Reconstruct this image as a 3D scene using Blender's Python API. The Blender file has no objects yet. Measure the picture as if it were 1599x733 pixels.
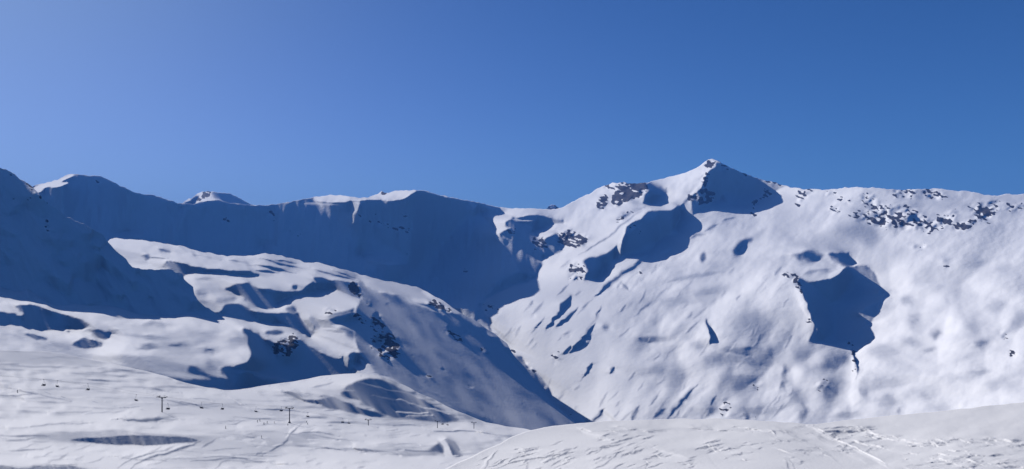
import bpy, bmesh, math, random
import numpy as np

# ---------------------------------------------------------------- basics
F = 1200.0          # focal length in photo pixels (photo is 1599 wide)
CX, HY = 799.5, 390.0   # principal column and the row of the eye-level horizon
SUN_EL, SUN_AZ = math.radians(30.0), math.radians(48.0)   # azimuth: to the left of the view
LX = -math.cos(SUN_EL) * math.sin(SUN_AZ)
LY = math.sin(SUN_EL)
LZ = -math.cos(SUN_EL) * math.cos(SUN_AZ)
X0, X1, Y0, Y1 = -200, 1800, 228, 800       # survey window the landforms are drafted in
W, H = X1 - X0, Y1 - Y0
scene = bpy.context.scene
COL = scene.collection
rng = np.random.default_rng(7)
random.seed(7)
XX, YY = np.meshgrid(np.arange(X0, X1, dtype=np.float32), np.arange(Y0, Y1, dtype=np.float32))

def fnoise(shape, sx, sy, ang=0.0, seed=0):
    """smooth random field, unit std; sx, sy = correlation length along/across direction ang"""
    r = np.random.default_rng(seed)
    n = np.fft.rfft2(r.standard_normal(shape))
    ky = np.fft.fftfreq(shape[0])[:, None] * 2 * np.pi
    kx = np.fft.rfftfreq(shape[1])[None, :] * 2 * np.pi
    c, s = math.cos(ang), math.sin(ang)
    a, b = kx * c + ky * s, -kx * s + ky * c
    n *= np.exp(-0.5 * ((a * sx) ** 2 + (b * sy) ** 2))
    o = np.fft.irfft2(n, shape)
    return (o / (o.std() + 1e-12)).astype(np.float32)

WX = 1.1 * fnoise((H, W), 3, 3, 0, 1) + 1.8 * fnoise((H, W), 12, 12, 0, 2)
WY = 0.7 * fnoise((H, W), 4, 2, 0, 3) + 1.1 * fnoise((H, W), 14, 8, 0, 4)

def blur(a, s):
    if s < 0.3: return a
    k = int(math.ceil(s * 2.6)); g = np.exp(-0.5 * (np.arange(-k, k + 1) / s) ** 2); g /= g.sum()
    p = np.pad(a, ((k, k), (0, 0)), mode='edge')
    a = sum(g[i] * p[i:i + a.shape[0]] for i in range(2 * k + 1))
    p = np.pad(a, ((0, 0), (k, k)), mode='edge')
    return sum(g[i] * p[:, i:i + a.shape[1]] for i in range(2 * k + 1))

def smooth_closed(pts, n=4):
    P = np.array(pts, float); N = len(P); out = []
    for i in range(N):
        p0, p1, p2, p3 = P[i - 1], P[i], P[(i + 1) % N], P[(i + 2) % N]
        for t in np.arange(n) / n:
            out.append(0.5 * ((2 * p1) + (-p0 + p2) * t + (2 * p0 - 5 * p1 + 4 * p2 - p3) * t * t + (-p0 + 3 * p1 - 3 * p2 + p3) * t ** 3))
    return np.array(out)

def window(pts, m):
    P = np.array(pts)
    a = int(max(0, P[:, 0].min() - m - X0)); b = int(min(W, P[:, 0].max() + m - X0))
    c = int(max(0, P[:, 1].min() - m - Y0)); d = int(min(H, P[:, 1].max() + m - Y0))
    return slice(c, max(d, c + 1)), slice(a, max(b, a + 1))

def mask_poly(pts, soft, warp=1.0, smooth=True):
    P = smooth_closed(pts) if smooth else np.array(pts, float)
    ys, xs = window(P, 6 + 3 * soft)
    x = XX[ys, xs] + WX[ys, xs] * warp; y = YY[ys, xs] + WY[ys, xs] * warp
    acc = np.zeros(x.shape, bool)
    for i in range(len(P)):
        xa, ya = P[i - 1]; xb, yb = P[i]
        if ya == yb: continue
        acc ^= ((y < ya) != (y < yb)) & (x < (xb - xa) * (y - ya) / (yb - ya) + xa)
    return ys, xs, blur(acc.astype(np.float32), soft)

def mask_line(pts, width, warp=0.7, taper=True):
    P = np.array(pts, float)
    ys, xs = window(P, 8 + 2 * width)
    x = XX[ys, xs] + WX[ys, xs] * warp; y = YY[ys, xs] + WY[ys, xs] * warp
    seg = np.hypot(*np.diff(P, axis=0).T); tot = seg.sum(); run = 0
    best = np.full(x.shape, 1e9); bt = np.zeros(x.shape)
    for i in range(len(P) - 1):
        d = P[i + 1] - P[i]; L = max(seg[i], 1e-6)
        t = np.clip(((x - P[i, 0]) * d[0] + (y - P[i, 1]) * d[1]) / (L * L), 0, 1)
        r = np.hypot(x - P[i, 0] - t * d[0], y - P[i, 1] - t * d[1])
        m = r < best; best = np.where(m, r, best); bt = np.where(m, (run + t * L) / tot, bt); run += seg[i]
    w = width * 0.5 * (np.clip(4 * np.minimum(bt, 1 - bt), 0.25, 1) if taper else 1)
    return ys, xs, np.exp(-0.5 * (best / np.maximum(w, 0.35)) ** 2)

def pillows(n, seed, asp=1.0, ang=0.0):
    """light and dark sides of crowded rounded bulges, lit from upper left"""
    r = np.random.default_rng(seed); R = math.sqrt(2000 * 560 / n)
    cx, cy = r.uniform(X0, X1, n), r.uniform(Y0, Y1, n); ht = r.uniform(0, .5, n)
    gx, gy = XX[::2, ::2] + 6 * fnoise((H // 2, W // 2), 9, 9, 0, seed + 1), YY[::2, ::2] + 6 * fnoise((H // 2, W // 2), 9, 9, 0, seed + 2)
    c, q = math.cos(ang), math.sin(ang); best = np.full(gx.shape, -1e9, np.float32)
    for i in range(n):
        a = slice(int(max(0, (cy[i] - Y0 - 2.2 * R) // 2)), int(max(1, (cy[i] - Y0 + 2.2 * R) // 2))); b = slice(int(max(0, (cx[i] - X0 - 2.2 * R) // 2)), int(max(1, (cx[i] - X0 + 2.2 * R) // 2)))
        dx, dy = gx[a, b] - cx[i], gy[a, b] - cy[i]; p_, q_ = dx * c + dy * q, (-dx * q + dy * c) * asp
        best[a, b] = np.maximum(best[a, b], ht[i] - (p_ * p_ + q_ * q_) / (R * R))
    best = blur(np.maximum(best, -2.5), 1.2)
    s_ = .7 * np.gradient(best, axis=1) + .6 * np.gradient(best, axis=0)
    s_ = np.tanh(s_ / (s_.std() + 1e-9) * .8)
    return up(s_, 2, (H, W)).astype(np.float32)

def sample(a, x, y):
    x = np.clip(x - X0, 0, W - 1.001); y = np.clip(y - Y0, 0, H - 1.001)
    x0, y0 = x.astype(int), y.astype(int); fx, fy = x - x0, y - y0
    return (a[y0, x0] * (1 - fx) + a[y0, x0 + 1] * fx) * (1 - fy) + (a[y0 + 1, x0] * (1 - fx) + a[y0 + 1, x0 + 1] * fx) * fy


class Canvas:
    """how steeply each patch of ground should lean to or away from the sun"""
    def __init__(s, base):
        s.b = np.full((H, W), base, np.float32); s.rock = np.zeros((H, W), np.float32); s.f = np.zeros((H, W), np.float32)
    def P(s, v, pts, soft=1.0, warp=1.0):
        ys, xs, m = mask_poly(pts, soft, warp); s.b[ys, xs] += (v - s.b[ys, xs]) * m
    def L(s, v, w, pts, k=1.0):
        ys, xs, m = mask_line(pts, w); s.b[ys, xs] += (v - s.b[ys, xs]) * m * k
    def E(s, v, cx, cy, rx, ry, k=1.0, ang=0):
        c, q = math.cos(ang), math.sin(ang); R = 2.2 * max(rx, ry)
        ys, xs = window([(cx - R, cy - R), (cx + R, cy + R)], 1)
        x = XX[ys, xs] + WX[ys, xs] * 1.6 - cx; y = YY[ys, xs] + WY[ys, xs] * 1.6 - cy
        m = np.exp(-((((x * c + y * q) / rx) ** 2 + ((-x * q + y * c) / ry) ** 2) ** 1.3)) * k
        s.b[ys, xs] += (v - s.b[ys, xs]) * m
    def R(s, pts, v=1.0, soft=2.0):
        ys, xs, m = mask_poly(pts, soft, 1.5); s.rock[ys, xs] = np.maximum(s.rock[ys, xs], m * v)

def tps(ctrl):
    C = np.array(ctrl, float); x, y, v = C[:, 0] / 500, C[:, 1] / 500, np.log(C[:, 2]); n = len(C)
    def U(r2): return 0.5 * r2 * np.log(r2 + 1e-9)
    K = U((x[:, None] - x) ** 2 + (y[:, None] - y) ** 2) + 0.0015 * np.eye(n)
    Pm = np.c_[np.ones(n), x, y]
    A = np.block([[K, Pm], [Pm.T, np.zeros((3, 3))]]); sol = np.linalg.solve(A, np.r_[v, 0, 0, 0])
    gx, gy = XX[::4, ::4] / 500, YY[::4, ::4] / 500
    o = sol[n] + sol[n + 1] * gx + sol[n + 2] * gy
    for i in range(n): o = o + sol[i] * U((gx - x[i]) ** 2 + (gy - y[i]) ** 2)
    o = up(o, 4, (H, W)); return blur(o.astype(np.float32), 5)

def up(a, k, shape):
    yi = np.clip(np.arange(shape[0]) / k, 0, a.shape[0] - 1.001); xi = np.clip(np.arange(shape[1]) / k, 0, a.shape[1] - 1.001)
    y0, x0 = yi.astype(int), xi.astype(int); fy, fx = (yi - y0)[:, None], (xi - x0)[None]
    r = a[y0] * (1 - fy) + a[np.minimum(y0 + 1, a.shape[0] - 1)] * fy
    return r[:, x0] * (1 - fx) + r[:, np.minimum(x0 + 1, a.shape[1] - 1)] * fx

def cast_mask(rho, u, v, step, top):
    """which cells lie in the shadow some other cell of this landform throws"""
    h, w = rho.shape; D = np.exp(rho); X, Z = u * D, v * D
    out = np.zeros((h, w), np.float32); t = 0.0
    sx, sy, sz = LX, -LZ, LY
    over = np.zeros((h, w), bool); tp = (top[::step] - Y0_of[0]) / step
    for i in range(1, 46):
        tt = D * (.006 * i + .00035 * i * i)
        x, y, z = X + sx * tt, D + sy * tt, Z + sz * tt
        px_ = (x / y * F + CX - X0) / step; py_ = (HY - z / y * F - Y0_of[0]) / step
        ok = (px_ > 0) & (px_ < w - 2) & (py_ > 0) & (py_ < h - 2)
        qx, qy = np.clip(px_, 0, w - 2.001), np.clip(py_, 0, h - 2.001); ix, iy = qx.astype(int), qy.astype(int); fx, fy = qx - ix, qy - iy
        dd = (D[iy, ix] * (1 - fx) + D[iy, ix + 1] * fx) * (1 - fy) + (D[iy + 1, ix] * (1 - fx) + D[iy + 1, ix + 1] * fx) * fy
        # the ray has passed behind the surface seen there
        over |= py_ < tp[np.clip(px_, 0, w - 1).astype(int)] - .5
        out[ok & ~over & (y > dd * 1.003)] = 1
    return blur(out, 1.0)
Y0_of = [0]; DECAY = .03; QMIN = 1.0

def sculpt(base, target, step, iters, ylo, yhi, screen=220.0, d0=None, vis=None, tag='', top=None, soft=1., qmin=1.0, pmin=-2.5, selfcast=True, hold=None):
    """relief whose slopes lean towards the sun by the drafted amount (screened Poisson, iterated)"""
    sl = slice(max(0, (ylo - Y0)) // step * step, min(H, yhi - Y0))
    vm = vis[sl][::step, ::step].astype(np.float64)
    b = base[sl][::step, ::step].astype(np.float64); T = target[sl][::step, ::step]
    hd = hold[sl][::step, ::step] > .5
    h, w = b.shape; Y0_of[0] = Y0 + sl.start
    u = (XX[sl][::step, ::step] - CX) / F; v = (HY - YY[sl][::step, ::step]) / F
    a, c = LX + u * LZ, LY + v * LZ
    px = F / step
    def grad(r):            # one slope per mesh cell
        rx = np.roll(r, -1, 1); rd = np.concatenate([r[1:], r[-1:]], 0); rxd = np.concatenate([rx[1:], rx[-1:]], 0)
        return (rx - r + rxd - rd) * .5 * px, -(rd - r + rxd - rx) * .5 * px
    pb, qb = grad(b)
    d = np.zeros_like(b) if d0 is None else d0[sl][::step, ::step].astype(np.float64)
    kx = np.fft.rfftfreq(w)[None] * 2 * np.pi; ky = np.fft.fftfreq(2 * h)[:, None] * 2 * np.pi
    ex, ey = np.exp(1j * kx), np.exp(1j * ky)
    Dx = (ex - 1) * (1 + ey) * .5; Dy = (ey - 1) * (1 + ex) * .5
    lap = 4 - 2 * np.cos(kx) - 2 * np.cos(ky)
    den = np.abs(Dx) ** 2 + np.abs(Dy) ** 2 + (step / screen) ** 2 + (.012 if step > 1 else .002) * soft * lap ** 2
    Cx, Cy = np.conj(Dx) / den, np.conj(Dy) / den
    vm[-1] = 0; vm[:, -1] = 0
    gx, gy = grad(d); gx0, gy0 = (gx, gy) if step <= 4 else (gx * 0, gy * 0)
    for it in range(iters):
        p, q = pb + gx, qb + gy
        n3 = 1 + u * p + v * q
        N = np.sqrt(p * p + q * q + n3 * n3)
        S = (p * a + q * c + LZ) / N
        E = np.clip(T - S, -.35, .35) * vm
        sp = a / N - S * (p + n3 * u) / N ** 2; sq = c / N - S * (q + n3 * v) / N ** 2
        g2 = sp * sp + sq * sq + 0.002
        k = .8 * E / g2
        lim = .3 * N; dp, dq = np.clip(k * sp, -lim, lim), np.clip(k * sq, -lim, lim)
        gd = sp * a + sq * c; nac = np.sqrt(a * a + c * c)
        bad = (gd < .015 / N * nac) & (vm > .01)      # leaning too far towards the sun: ease off
        dp = np.where(bad, -.12 * N * a / nac, dp); dq = np.where(bad, -.12 * N * c / nac, dq)
        if not selfcast: cast = 0 * S
        elif it % 6 == 0 and step > 1 or it == 0:
            cast = cast_mask(b + d, u, v, step, top)
        dk = T < .12           # ground in shade: lean it away from the sun unless a ridge already shades it
        free = (T < -.02) & ((S < -.02) | (cast > .5))
        kk = np.where(free, 0, np.clip(T - S, -.45, .45)) * N * vm / (a * a + c * c) * .9
        dp = np.where(dk, np.clip(kk * a, -lim, lim), dp); dq = np.where(dk, np.clip(kk * c, -lim, lim), dq)
        qm = qmin; low = (q < qm) & ~dk & (vm > .01)
        dq = np.where(low, .35 * (qm - q), dq); dp = np.where(low, np.clip(E / np.minimum(sp, -.05), -lim, lim) * .8, dp)
        dp = np.where(dk & (p < 0), np.maximum(dp, 0) - .12 * p, dp)
        dp = np.where(~dk & (p < pmin), np.maximum(dp, 0) + .2 * (pmin - p), dp)
        nq = q + dq; nq = np.where(nq < .3, .3 + .5 * (.3 - nq), nq) - qb; npp = np.clip(p + dp, -60, 60) - pb
        dc_ = DECAY * ~dk; nq = nq - dc_ * (gy - gy0); npp = npp - dc_ * (gx - gx0)
        if 0: nq = np.where(free, nq + (gy * .98 - nq) * .5, nq); npp = np.where(free, npp + (gx * .98 - npp) * .5, npp)
        nq = np.where(hd, gy * .93, nq); npp = np.where(hd, gx * .93, npp)
        nq = np.where(vm > .01, nq, gy * .97); npp = np.where(vm > .01, npp, gx * .97)
        GX, GY = npp / px, -nq / px
        GX = np.concatenate([GX, GX[-2::-1], GX[:1]], 0); GY[-1] = 0; GY = np.concatenate([GY, -GY[-2::-1], GY[-1:]], 0)
        d = np.fft.irfft2(Cx * np.fft.rfft2(GX) + Cy * np.fft.rfft2(GY), (2 * h, w))[:h]
        gx, gy = grad(d)
    out = np.zeros((H, W), np.float32)
    dd = up(d, step, (sl.stop - sl.start, W)) if step > 1 else d
    out[sl] = dd; out[:sl.start] = dd[0]; out[sl.stop:] = dd[-1]
    if DEBUG: dump(tag, T, S, vm)
    print('sculpt err %s %.3f  q<0.12: %.3f' % (tag, (np.abs(T - S) * vm).sum() / vm.sum(), ((q < .12) * vm).sum() / vm.sum()))
    return out

DEBUG = False
def N_of(b): return -0.09 + 0.82 * b

# ---------------------------------------------------------------- crest lines
def crest(pts):
    P = np.array(pts, float); xs = np.arange(X0, X1, dtype=float)
    return np.interp(xs, P[:, 0], P[:, 1])
FAR_CREST = crest([(-200,330),(0,330),(240,330),(282,319),(290,314),(300,309),(306,304),(312,301),(318,299),(326,298),(333,300),(345,301),(360,303),(368,307),(378,312),(390,318),(402,321),(420,326),(600,330),(800,332),(848,330),(853,327),(857,322),(862,320),(868,321),(874,325),(882,328),(1000,330),(1800,335)])
BACK_CREST = crest([(-200,300),(0,300),(50,292),(57,289),(75,285),(92,280),(100,276),(108,273),(118,271.5),(135,274),(155,275),(165,278),(180,286),(200,296),(215,302),(225,304),(240,305),(260,311),(280,318),(300,319),(325,314),(340,313),(360,317),(390,321),(400,321),(425,320),(455,315),(470,312),(485,309),(510,306),(530,305),(560,309),(575,309),(590,303),(596,299),(600,301),(608,302),(618,298),(630,297),(655,297),(665,299),(700,308),(740,315),(765,320),(780,324),(800,326),(830,326),(870,327),(880,323),(900,313),(925,300),(935,293),(950,288),(957,285),(965,286),(975,284),(980,287),(990,287),(1010,285),(1040,278),(1070,270),(1090,261),(1100,254),(1106,249),(1112,247.5),(1120,251),(1140,262),(1160,270),(1185,279),(1199,283),(1210,285),(1228,291),(1245,294),(1255,296),(1270,295),(1285,297),(1300,296),(1320,293),(1335,292),(1350,294),(1370,293),(1390,296),(1410,297),(1425,295),(1440,296),(1465,294),(1490,298),(1520,300),(1535,304),(1550,306),(1565,305),(1572,303),(1580,304),(1599,303),(1700,308),(1800,305)])
SHOULDER_CREST = crest([(-200,385),(-150,340),(-100,298),(-50,270),(-20,259),(0,262),(15,267),(25,274),(45,288),(60,303),(75,318),(100,336),(130,350),(160,367),(170,380),(178,390),(193,402),(207,418),(235,422),(262,420),(278,425),(287,430),(285,434),(294,442),(303,450),(300,455),(308,468),(322,481),(345,494),(360,505)])  # right part follows the edge of the shade on the snow, shaped as a spur
SHOULDER_FOOT = crest([(-200,440),(0,443),(25,446),(52,455),(78,470),(95,481),(120,479),(130,470),(145,469),(160,472),(180,480),(222,489),(250,493),(300,491),(345,495),(360,506)])
MID_CREST = crest([(-200,422),(0,424),(50,436),(85,455),(110,455),(135,430),(162,384),(172,373),(182,372),(200,374),(245,378),(290,386),(320,395),(355,400),(400,399),(415,396),(440,400),(475,409),(500,411),(520,417),(545,424),(575,432),(600,439),(625,443),(650,448),(672,459),(700,475),(720,490),(745,503),(775,523),(792,537),(800,552),(815,570),(840,600),(860,625),(880,645),(900,662),(950,690),(1800,790)])
PISTE_CREST = crest([(-200,540),(0,547),(60,549),(100,553),(140,562),(170,567),(200,573),(230,580),(260,588),(290,597),(320,605),(350,610),(375,609),(400,604),(430,600),(460,596),(500,588),(540,584),(560,583),(590,586),(610,593),(640,606),(670,621),(700,636),(730,649),(760,661),(790,667),(820,671),(900,690),(1000,720),(1800,790)])
KNOLL_CREST = crest([(-200,1200),(500,840),(640,770),(690,738),(705,729),(720,722),(735,716),(760,703),(780,694),(800,684),(820,675),(850,669),(880,665),(910,662),(950,659),(1000,657),(1060,655),(1120,655),(1180,657),(1230,661),(1260,664),(1280,663),(1300,660),(1350,654),(1400,649),(1450,645),(1500,640),(1550,634),(1599,629),(1700,618),(1800,610)])
for c_, a_, s_ in ((BACK_CREST, 0.45, 2.0), (FAR_CREST, 0.5, 2), (MID_CREST, 0.5, 3), (SHOULDER_CREST, .7, 2), (PISTE_CREST, .4, 8), (KNOLL_CREST, .35, 5)):
    c_ += a_ * fnoise((1, W), s_, 1, 0, int(a_ * 100 + s_))[0]

# ---------------------------------------------------------------- the far massif: shaded wall and sunlit mountain
def draft_back():
    c = Canvas(0.79)
    lit = np.ones((H, W), np.float32)
    c.b += .05 * fnoise((H, W), 34, 6, math.radians(-48), 19) * np.clip((1350 - XX) / 300, .3, 1)
    c.b += 0.04 * fnoise((H, W), 26, 14, math.radians(-40), 12) + 0.03 * fnoise((H, W), 7, 2.6, math.radians(-48), 13) + .025 * fnoise((H, W), 2.5, 1.5, math.radians(-48), 18)
    E, P, L, R = c.E, c.P, c.L, c.R
    # broad tones, left bright to right greyer
    P(.9, [(760,470),(850,420),(960,340),(1000,320),(960,480),(1000,560),(1000,650),(900,660)], 25)
    E(.58,1225,330,18,40,.6); E(.62,1300,385,50,14,.5); E(.5,1400,395,35,15,.5)
    E(.5,1430,320,12,20,.8); E(.6,1470,320,40,10,.7)
    P(.42, [(1297,362),(1320,352),(1340,348),(1365,355),(1370,375),(1355,385),(1340,375),(1310,368)], 5)
    L(.66, 60, [(780,500),(800,535),(840,575),(870,605),(900,665)], .9)
    # flank lumps on the right
    for e in [(.22,1437,436,18,6),(.25,1410,469,11,7),(.62,1433,480,8,6),(.3,1428,497,14,14),(.45,1500,470,26,26),(.35,1522,505,18,20),(.3,1530,537,10,5),
              (.35,1385,548,28,14),(.2,1420,532,22,8),(.3,1465,522,10,7),(.12,1453,542,11,5),(.28,1300,602,20,24),(.18,1372,598,22,11),(.2,1395,600,14,9),
              (.35,1440,612,26,12),(.15,1490,592,26,6),(.35,1530,580,22,6),(.2,1255,640,8,18),(.15,1403,645,5,6),(.35,1385,628,18,9),(.15,1221,600,3,9),(.2,1222,578,4,9),
              (.55,1150,600,40,18),(.55,1130,560,30,10),(.5,1200,560,30,18),(.5,1020,577,26,12),(.46,1052,588,24,18),(.34,1018,530,20,6),(.4,950,511,8,5),
              (.5,1060,470,30,8),(.5,1110,452,30,8),(.55,1180,500,30,16),(.5,1250,560,18,22),(.4,1180,640,24,10),(.35,1110,640,10,6),(.5,1310,560,14,8),
              (.45,1560,480,18,10),(.5,1570,420,24,8),(.45,1520,410,20,7),(.4,1480,405,10,5),(.5,1350,490,6,20),(.4,1560,600,30,8),(.55,1590,500,10,20),
              (.3,1350,610,10,18),(.45,1280,570,18,10),(.4,1330,650,18,6),(.5,1470,640,24,6),(.45,1240,610,10,16),(.35,1160,545,22,6),(.42,1090,540,16,6)]:
        E(max(e[0], .3), *e[1:])
    for e in [(.78,1340,600,6,24),(.95,1245,590,14,20),(.95,1270,560,18,10),(.95,1460,470,20,14),(.95,1440,570,30,7),(.9,1560,620,40,8),(.95,1590,545,12,24),
              (.95,1430,640,14,8),(.9,1140,620,12,16),(.95,1165,580,16,8),(.92,1110,610,8,22),(.95,1400,425,26,6),(.9,1540,445,26,10),(.95,1360,640,16,10),
              (.95,1075,562,16,8),(.92,1325,580,6,14),(.9,1480,565,24,6),(.95,1270,625,16,12)]:
        E(*e)
    # shaded wall under the ridge and the ravine
    P(0.03, [(-200,225),(118,270),(160,275),(185,286),(200,295),(235,303),(280,316),(340,313),(400,319),(450,315),(483,309),(490,313),(505,316),(540,314),(565,313),(615,313),(635,309),(648,302),(655,296),(680,302),(720,310),(750,314),(772,320),(784,330),(800,335),(830,334),(855,338),(875,343),(880,349),(862,350),(845,353),(836,364),(850,376),(860,370),(872,366),(878,380),(877,390),(862,398),(847,405),(842,427),(816,441),(775,457),(754,473),(757,485),(768,500),(772,515),(788,533),(795,548),(815,560),(822,572),(838,584),(855,598),(863,612),(866,626),(880,641),(892,657),(920,668),(920,800),(-200,800)], .7, .8)
    P(.85, [(53,293),(75,285),(95,279),(112,271),(120,271),(95,284),(106,286),(90,292),(72,293),(62,300),(57,298)], .6, .5)
    P(.8, [(745,335),(757,333),(775,334),(786,331),(800,335),(790,342),(788,350),(797,353),(784,360),(783,368),(776,361),(770,352),(758,343)], .6)
    L(.7, 2.5, [(795,338),(815,341),(838,342)]); L(.75, 3, [(800,330),(840,329),(870,331)]); L(.6,2,[(815,347),(828,352),(836,358)])
    L(.4, 4, [(838,372),(846,380),(850,392)]); L(.35,5,[(835,395),(842,402),(846,412)]); L(.4,3,[(785,366),(795,374)])
    P(.5, [(187,364),(198,361),(210,362),(222,364),(215,368),(195,369)], .8, .5)
    P(.6, [(563,398),(568,395),(580,399),(600,405),(624,412),(612,413),(585,409),(570,405)], 1.2, .5)
    P(.6, [(545,316),(559,316),(557,330),(553,337),(550,350),(548,338),(547,328)], 1)
    P(.45, [(406,381),(427,383),(424,398),(415,398)], 1.5)
    L(.5,3,[(470,316),(500,320),(530,319)],.6)
    sh = np.clip(1 - c.b * 4, 0, 1)
    c.b += sh * (0.05 * fnoise((H, W), 8, 30, 0.15, 16) + .05 * fnoise((H, W), 20, 40, 0.3, 17) - .03)
    # summit and upper basins
    P(0.0, [(1007,290),(1025,289),(1035,293),(1043,300),(1035,308),(1020,315),(1006,318)], 1)
    P(-.03, [(1119,252),(1128,257),(1160,270),(1200,284),(1225,292),(1215,296),(1198,306),(1180,317),(1155,320),(1136,317),(1127,304),(1118,312),(1095,317),(1080,316),(1085,303),(1098,292),(1102,276),(1108,266),(1117,261)], .7, .8)
    for e in [(.6,1129,263,4,2),(.6,1159,278,2,1.5),(.5,1150,292,4,6,.4)]: E(*e)
    L(.95,3,[(1112,255),(1100,270),(1095,288),(1080,300)]); L(.95,4,[(1215,300),(1196,315),(1180,330)],.8)
    P(0.0, [(977,352),(985,348),(1000,341),(1010,332),(1035,328),(1050,328),(1058,322),(1064,328),(1062,338),(1058,350),(1054,358),(1056,364),(1048,368),(1040,369),(1030,378),(1018,390),(1000,394),(980,396),(970,393),(972,375)], .8, .7)
    L(1.0, 2.2, [(970,391),(971,375),(976,353),(990,344)])
    P(0.03, [(912,407),(925,399),(945,397),(962,386),(967,393),(965,404),(950,411),(945,417),(927,434),(916,427)], 1.4, 1.2)
    L(.4, 2, [(903,398),(930,382),(950,368),(965,355),(985,340),(1002,330)])
    L(.45, 7, [(960,343),(980,333),(1005,325)],.8)
    L(.25,3.5,[(990,412),(1003,402),(1015,397)]); L(.2,3,[(1030,398),(1052,387)]); L(.3,4,[(1078,374),(1087,366),(1102,366)]); L(.35,4,[(1102,360),(1122,349)])
    L(.4,3,[(1130,345),(1150,337)]); P(0.08,[(1145,393),(1155,381),(1166,372),(1171,377),(1160,391),(1148,399)],2); P(.25,[(1090,398),(1100,393),(1104,400),(1095,408)],1.5)
    L(.2,5,[(1008,402),(990,417),(970,428),(947,446),(928,463)]); P(.2,[(896,461),(885,468),(876,474),(871,485),(863,499),(874,490),(886,478)],.8)
    L(.36,3.5,[(902,480),(890,492),(868,510)]); L(.33,3.2,[(930,504),(915,525),(890,550)]); P(0.0,[(1105,495),(1109,508),(1118,528),(1116,535),(1110,531),(1107,515)],.8)
    L(.25,4.5,[(1090,600),(1070,620),(1050,640),(1040,656)]); L(.3,5,[(1036,638),(1020,652)]); L(.28,5,[(996,632),(991,645),(988,658)]); L(.2,4,[(942,638),(928,655),(922,665)])
    L(.2,2.5,[(926,567),(915,582)]); L(.2,4,[(957,574),(950,580)]); L(.35,3,[(880,615),(870,628)]); L(.4,5,[(880,640),(870,655)]); L(.3,3.5,[(978,452),(973,442)])
    L(.3,3,[(835,588),(825,600)],.6); L(.35,3,[(1150,530),(1130,552)],.7); L(.3,3,[(850,470),(830,490)],.4); L(.35,3,[(1020,470),(990,495)],.6); L(.4,6,[(1040,440),(1080,430),(1130,425)],.7)
    L(.96,5,[(1080,600),(1058,620),(1040,640)]); L(.96,6,[(1110,605),(1085,625),(1062,650)]); L(.95,5,[(1018,622),(1005,645)]); L(.95,5,[(955,645),(945,660)])
    r = random.Random(3)
    for i in range(110):
        x, y = r.uniform(780, 1250), r.uniform(400, 655); l = r.uniform(8, 34); an = math.radians(r.uniform(38, 62))
        if y < 470 - .5 * (x - 760) or x < 800 + (y - 530) * .8: continue
        w_ = r.uniform(1.2, 3); pts_ = [(x, y), (x - l * .5 * math.cos(an) + r.uniform(-2, 2), y + l * .5 * math.sin(an)), (x - l * math.cos(an), y + l * math.sin(an))]
        L(r.choice((.3, .4, .45)), w_, pts_, r.uniform(.3, .9)); L(.9, w_, [(p_[0] - w_, p_[1] - w_ * .3) for p_ in pts_], r.uniform(.2, .6))
    L(.12,2,[(1324,535),(1330,550),(1336,562),(1340,575),(1337,592)])
    # dome and its shaded bowl
    P(-.02, [(1247,436),(1251,452),(1256,466),(1263,485),(1270,505),(1278,523),(1290,533),(1305,536),(1320,534),(1335,523),(1345,513),(1358,507),(1365,495),(1372,486),(1371,478),(1376,468),(1386,460),(1376,450),(1372,440),(1369,428),(1360,420),(1350,416),(1338,415),(1322,417),(1314,426),(1300,433),(1285,437),(1270,441),(1258,438)], .6, .7)
    P(0.05, [(1238,397),(1252,393),(1265,388),(1280,393),(1292,400),(1280,404),(1270,409),(1250,404)], 1.5)
    P(0.02, [(1295,395),(1310,393),(1325,400),(1336,411),(1325,416),(1310,411),(1298,402)], 1)
    L(.4,6,[(1255,430),(1275,421),(1300,424)],.9); L(.45,6,[(1225,380),(1262,384),(1290,392)],.6); L(.95,3,[(1230,415),(1270,416),(1305,419)])
    L(.95,5,[(1240,445),(1250,470),(1258,490)])
    lo = np.clip((YY - 330 - .1 * (1599 - XX)) / 110, .12, 1) * np.clip((XX - 860) / 250, .2, 1) * np.clip((c.b - .12) * 4, 0, 1)
    lo = lo * (1 - .8 * np.exp(-(((XX - 1150) / 110) ** 2 + ((YY - 470) / 60) ** 2)))
    c.b += lo * (.15 * pillows(70, 131, 1.2, math.radians(-50)) + .11 * pillows(230, 101, 1.3, math.radians(-52)) + .07 * pillows(1000, 111, 1.6, math.radians(-50)))
    hole = np.clip((XX - 1180) / 20, 0, 1) * np.clip((YY - 545) / 12, 0, 1); c.b = np.maximum(c.b, .37 * hole)
    L(.12,2,[(1324,535),(1330,550),(1336,562),(1340,575),(1337,592)])
    # rocks
    R([(957,318),(963,303),(975,291),(995,287),(1007,290),(1004,302),(995,310),(985,316),(972,322),(960,323)],1,1.2); R([(930,318),(940,305),(950,303),(948,315),(938,327)],.8); R([(944,290),(960,285),(980,287),(975,293),(955,297)],.55)
    R([(1100,258),(1106,250),(1118,252),(1112,262),(1102,265)],.9,1); R([(1072,316),(1080,305),(1090,298),(1105,296),(1112,310),(1100,318)],.75); R([(1098,275),(1105,266),(1108,285),(1100,295)],.5)
    R([(880,380),(878,368),(890,362),(905,366),(920,368),(915,380),(900,386),(888,384)],.85); R([(833,372),(845,372),(858,380),(850,386),(838,382)],.6); R([(788,352),(800,350),(805,358),(795,362)],.4)
    R([(892,412),(905,410),(912,430),(900,436),(890,430)],.55); R([(960,350),(968,338),(980,332),(984,336),(970,345),(963,355)],.5); R([(996,425),(1005,420),(1000,438)],.45)
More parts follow.
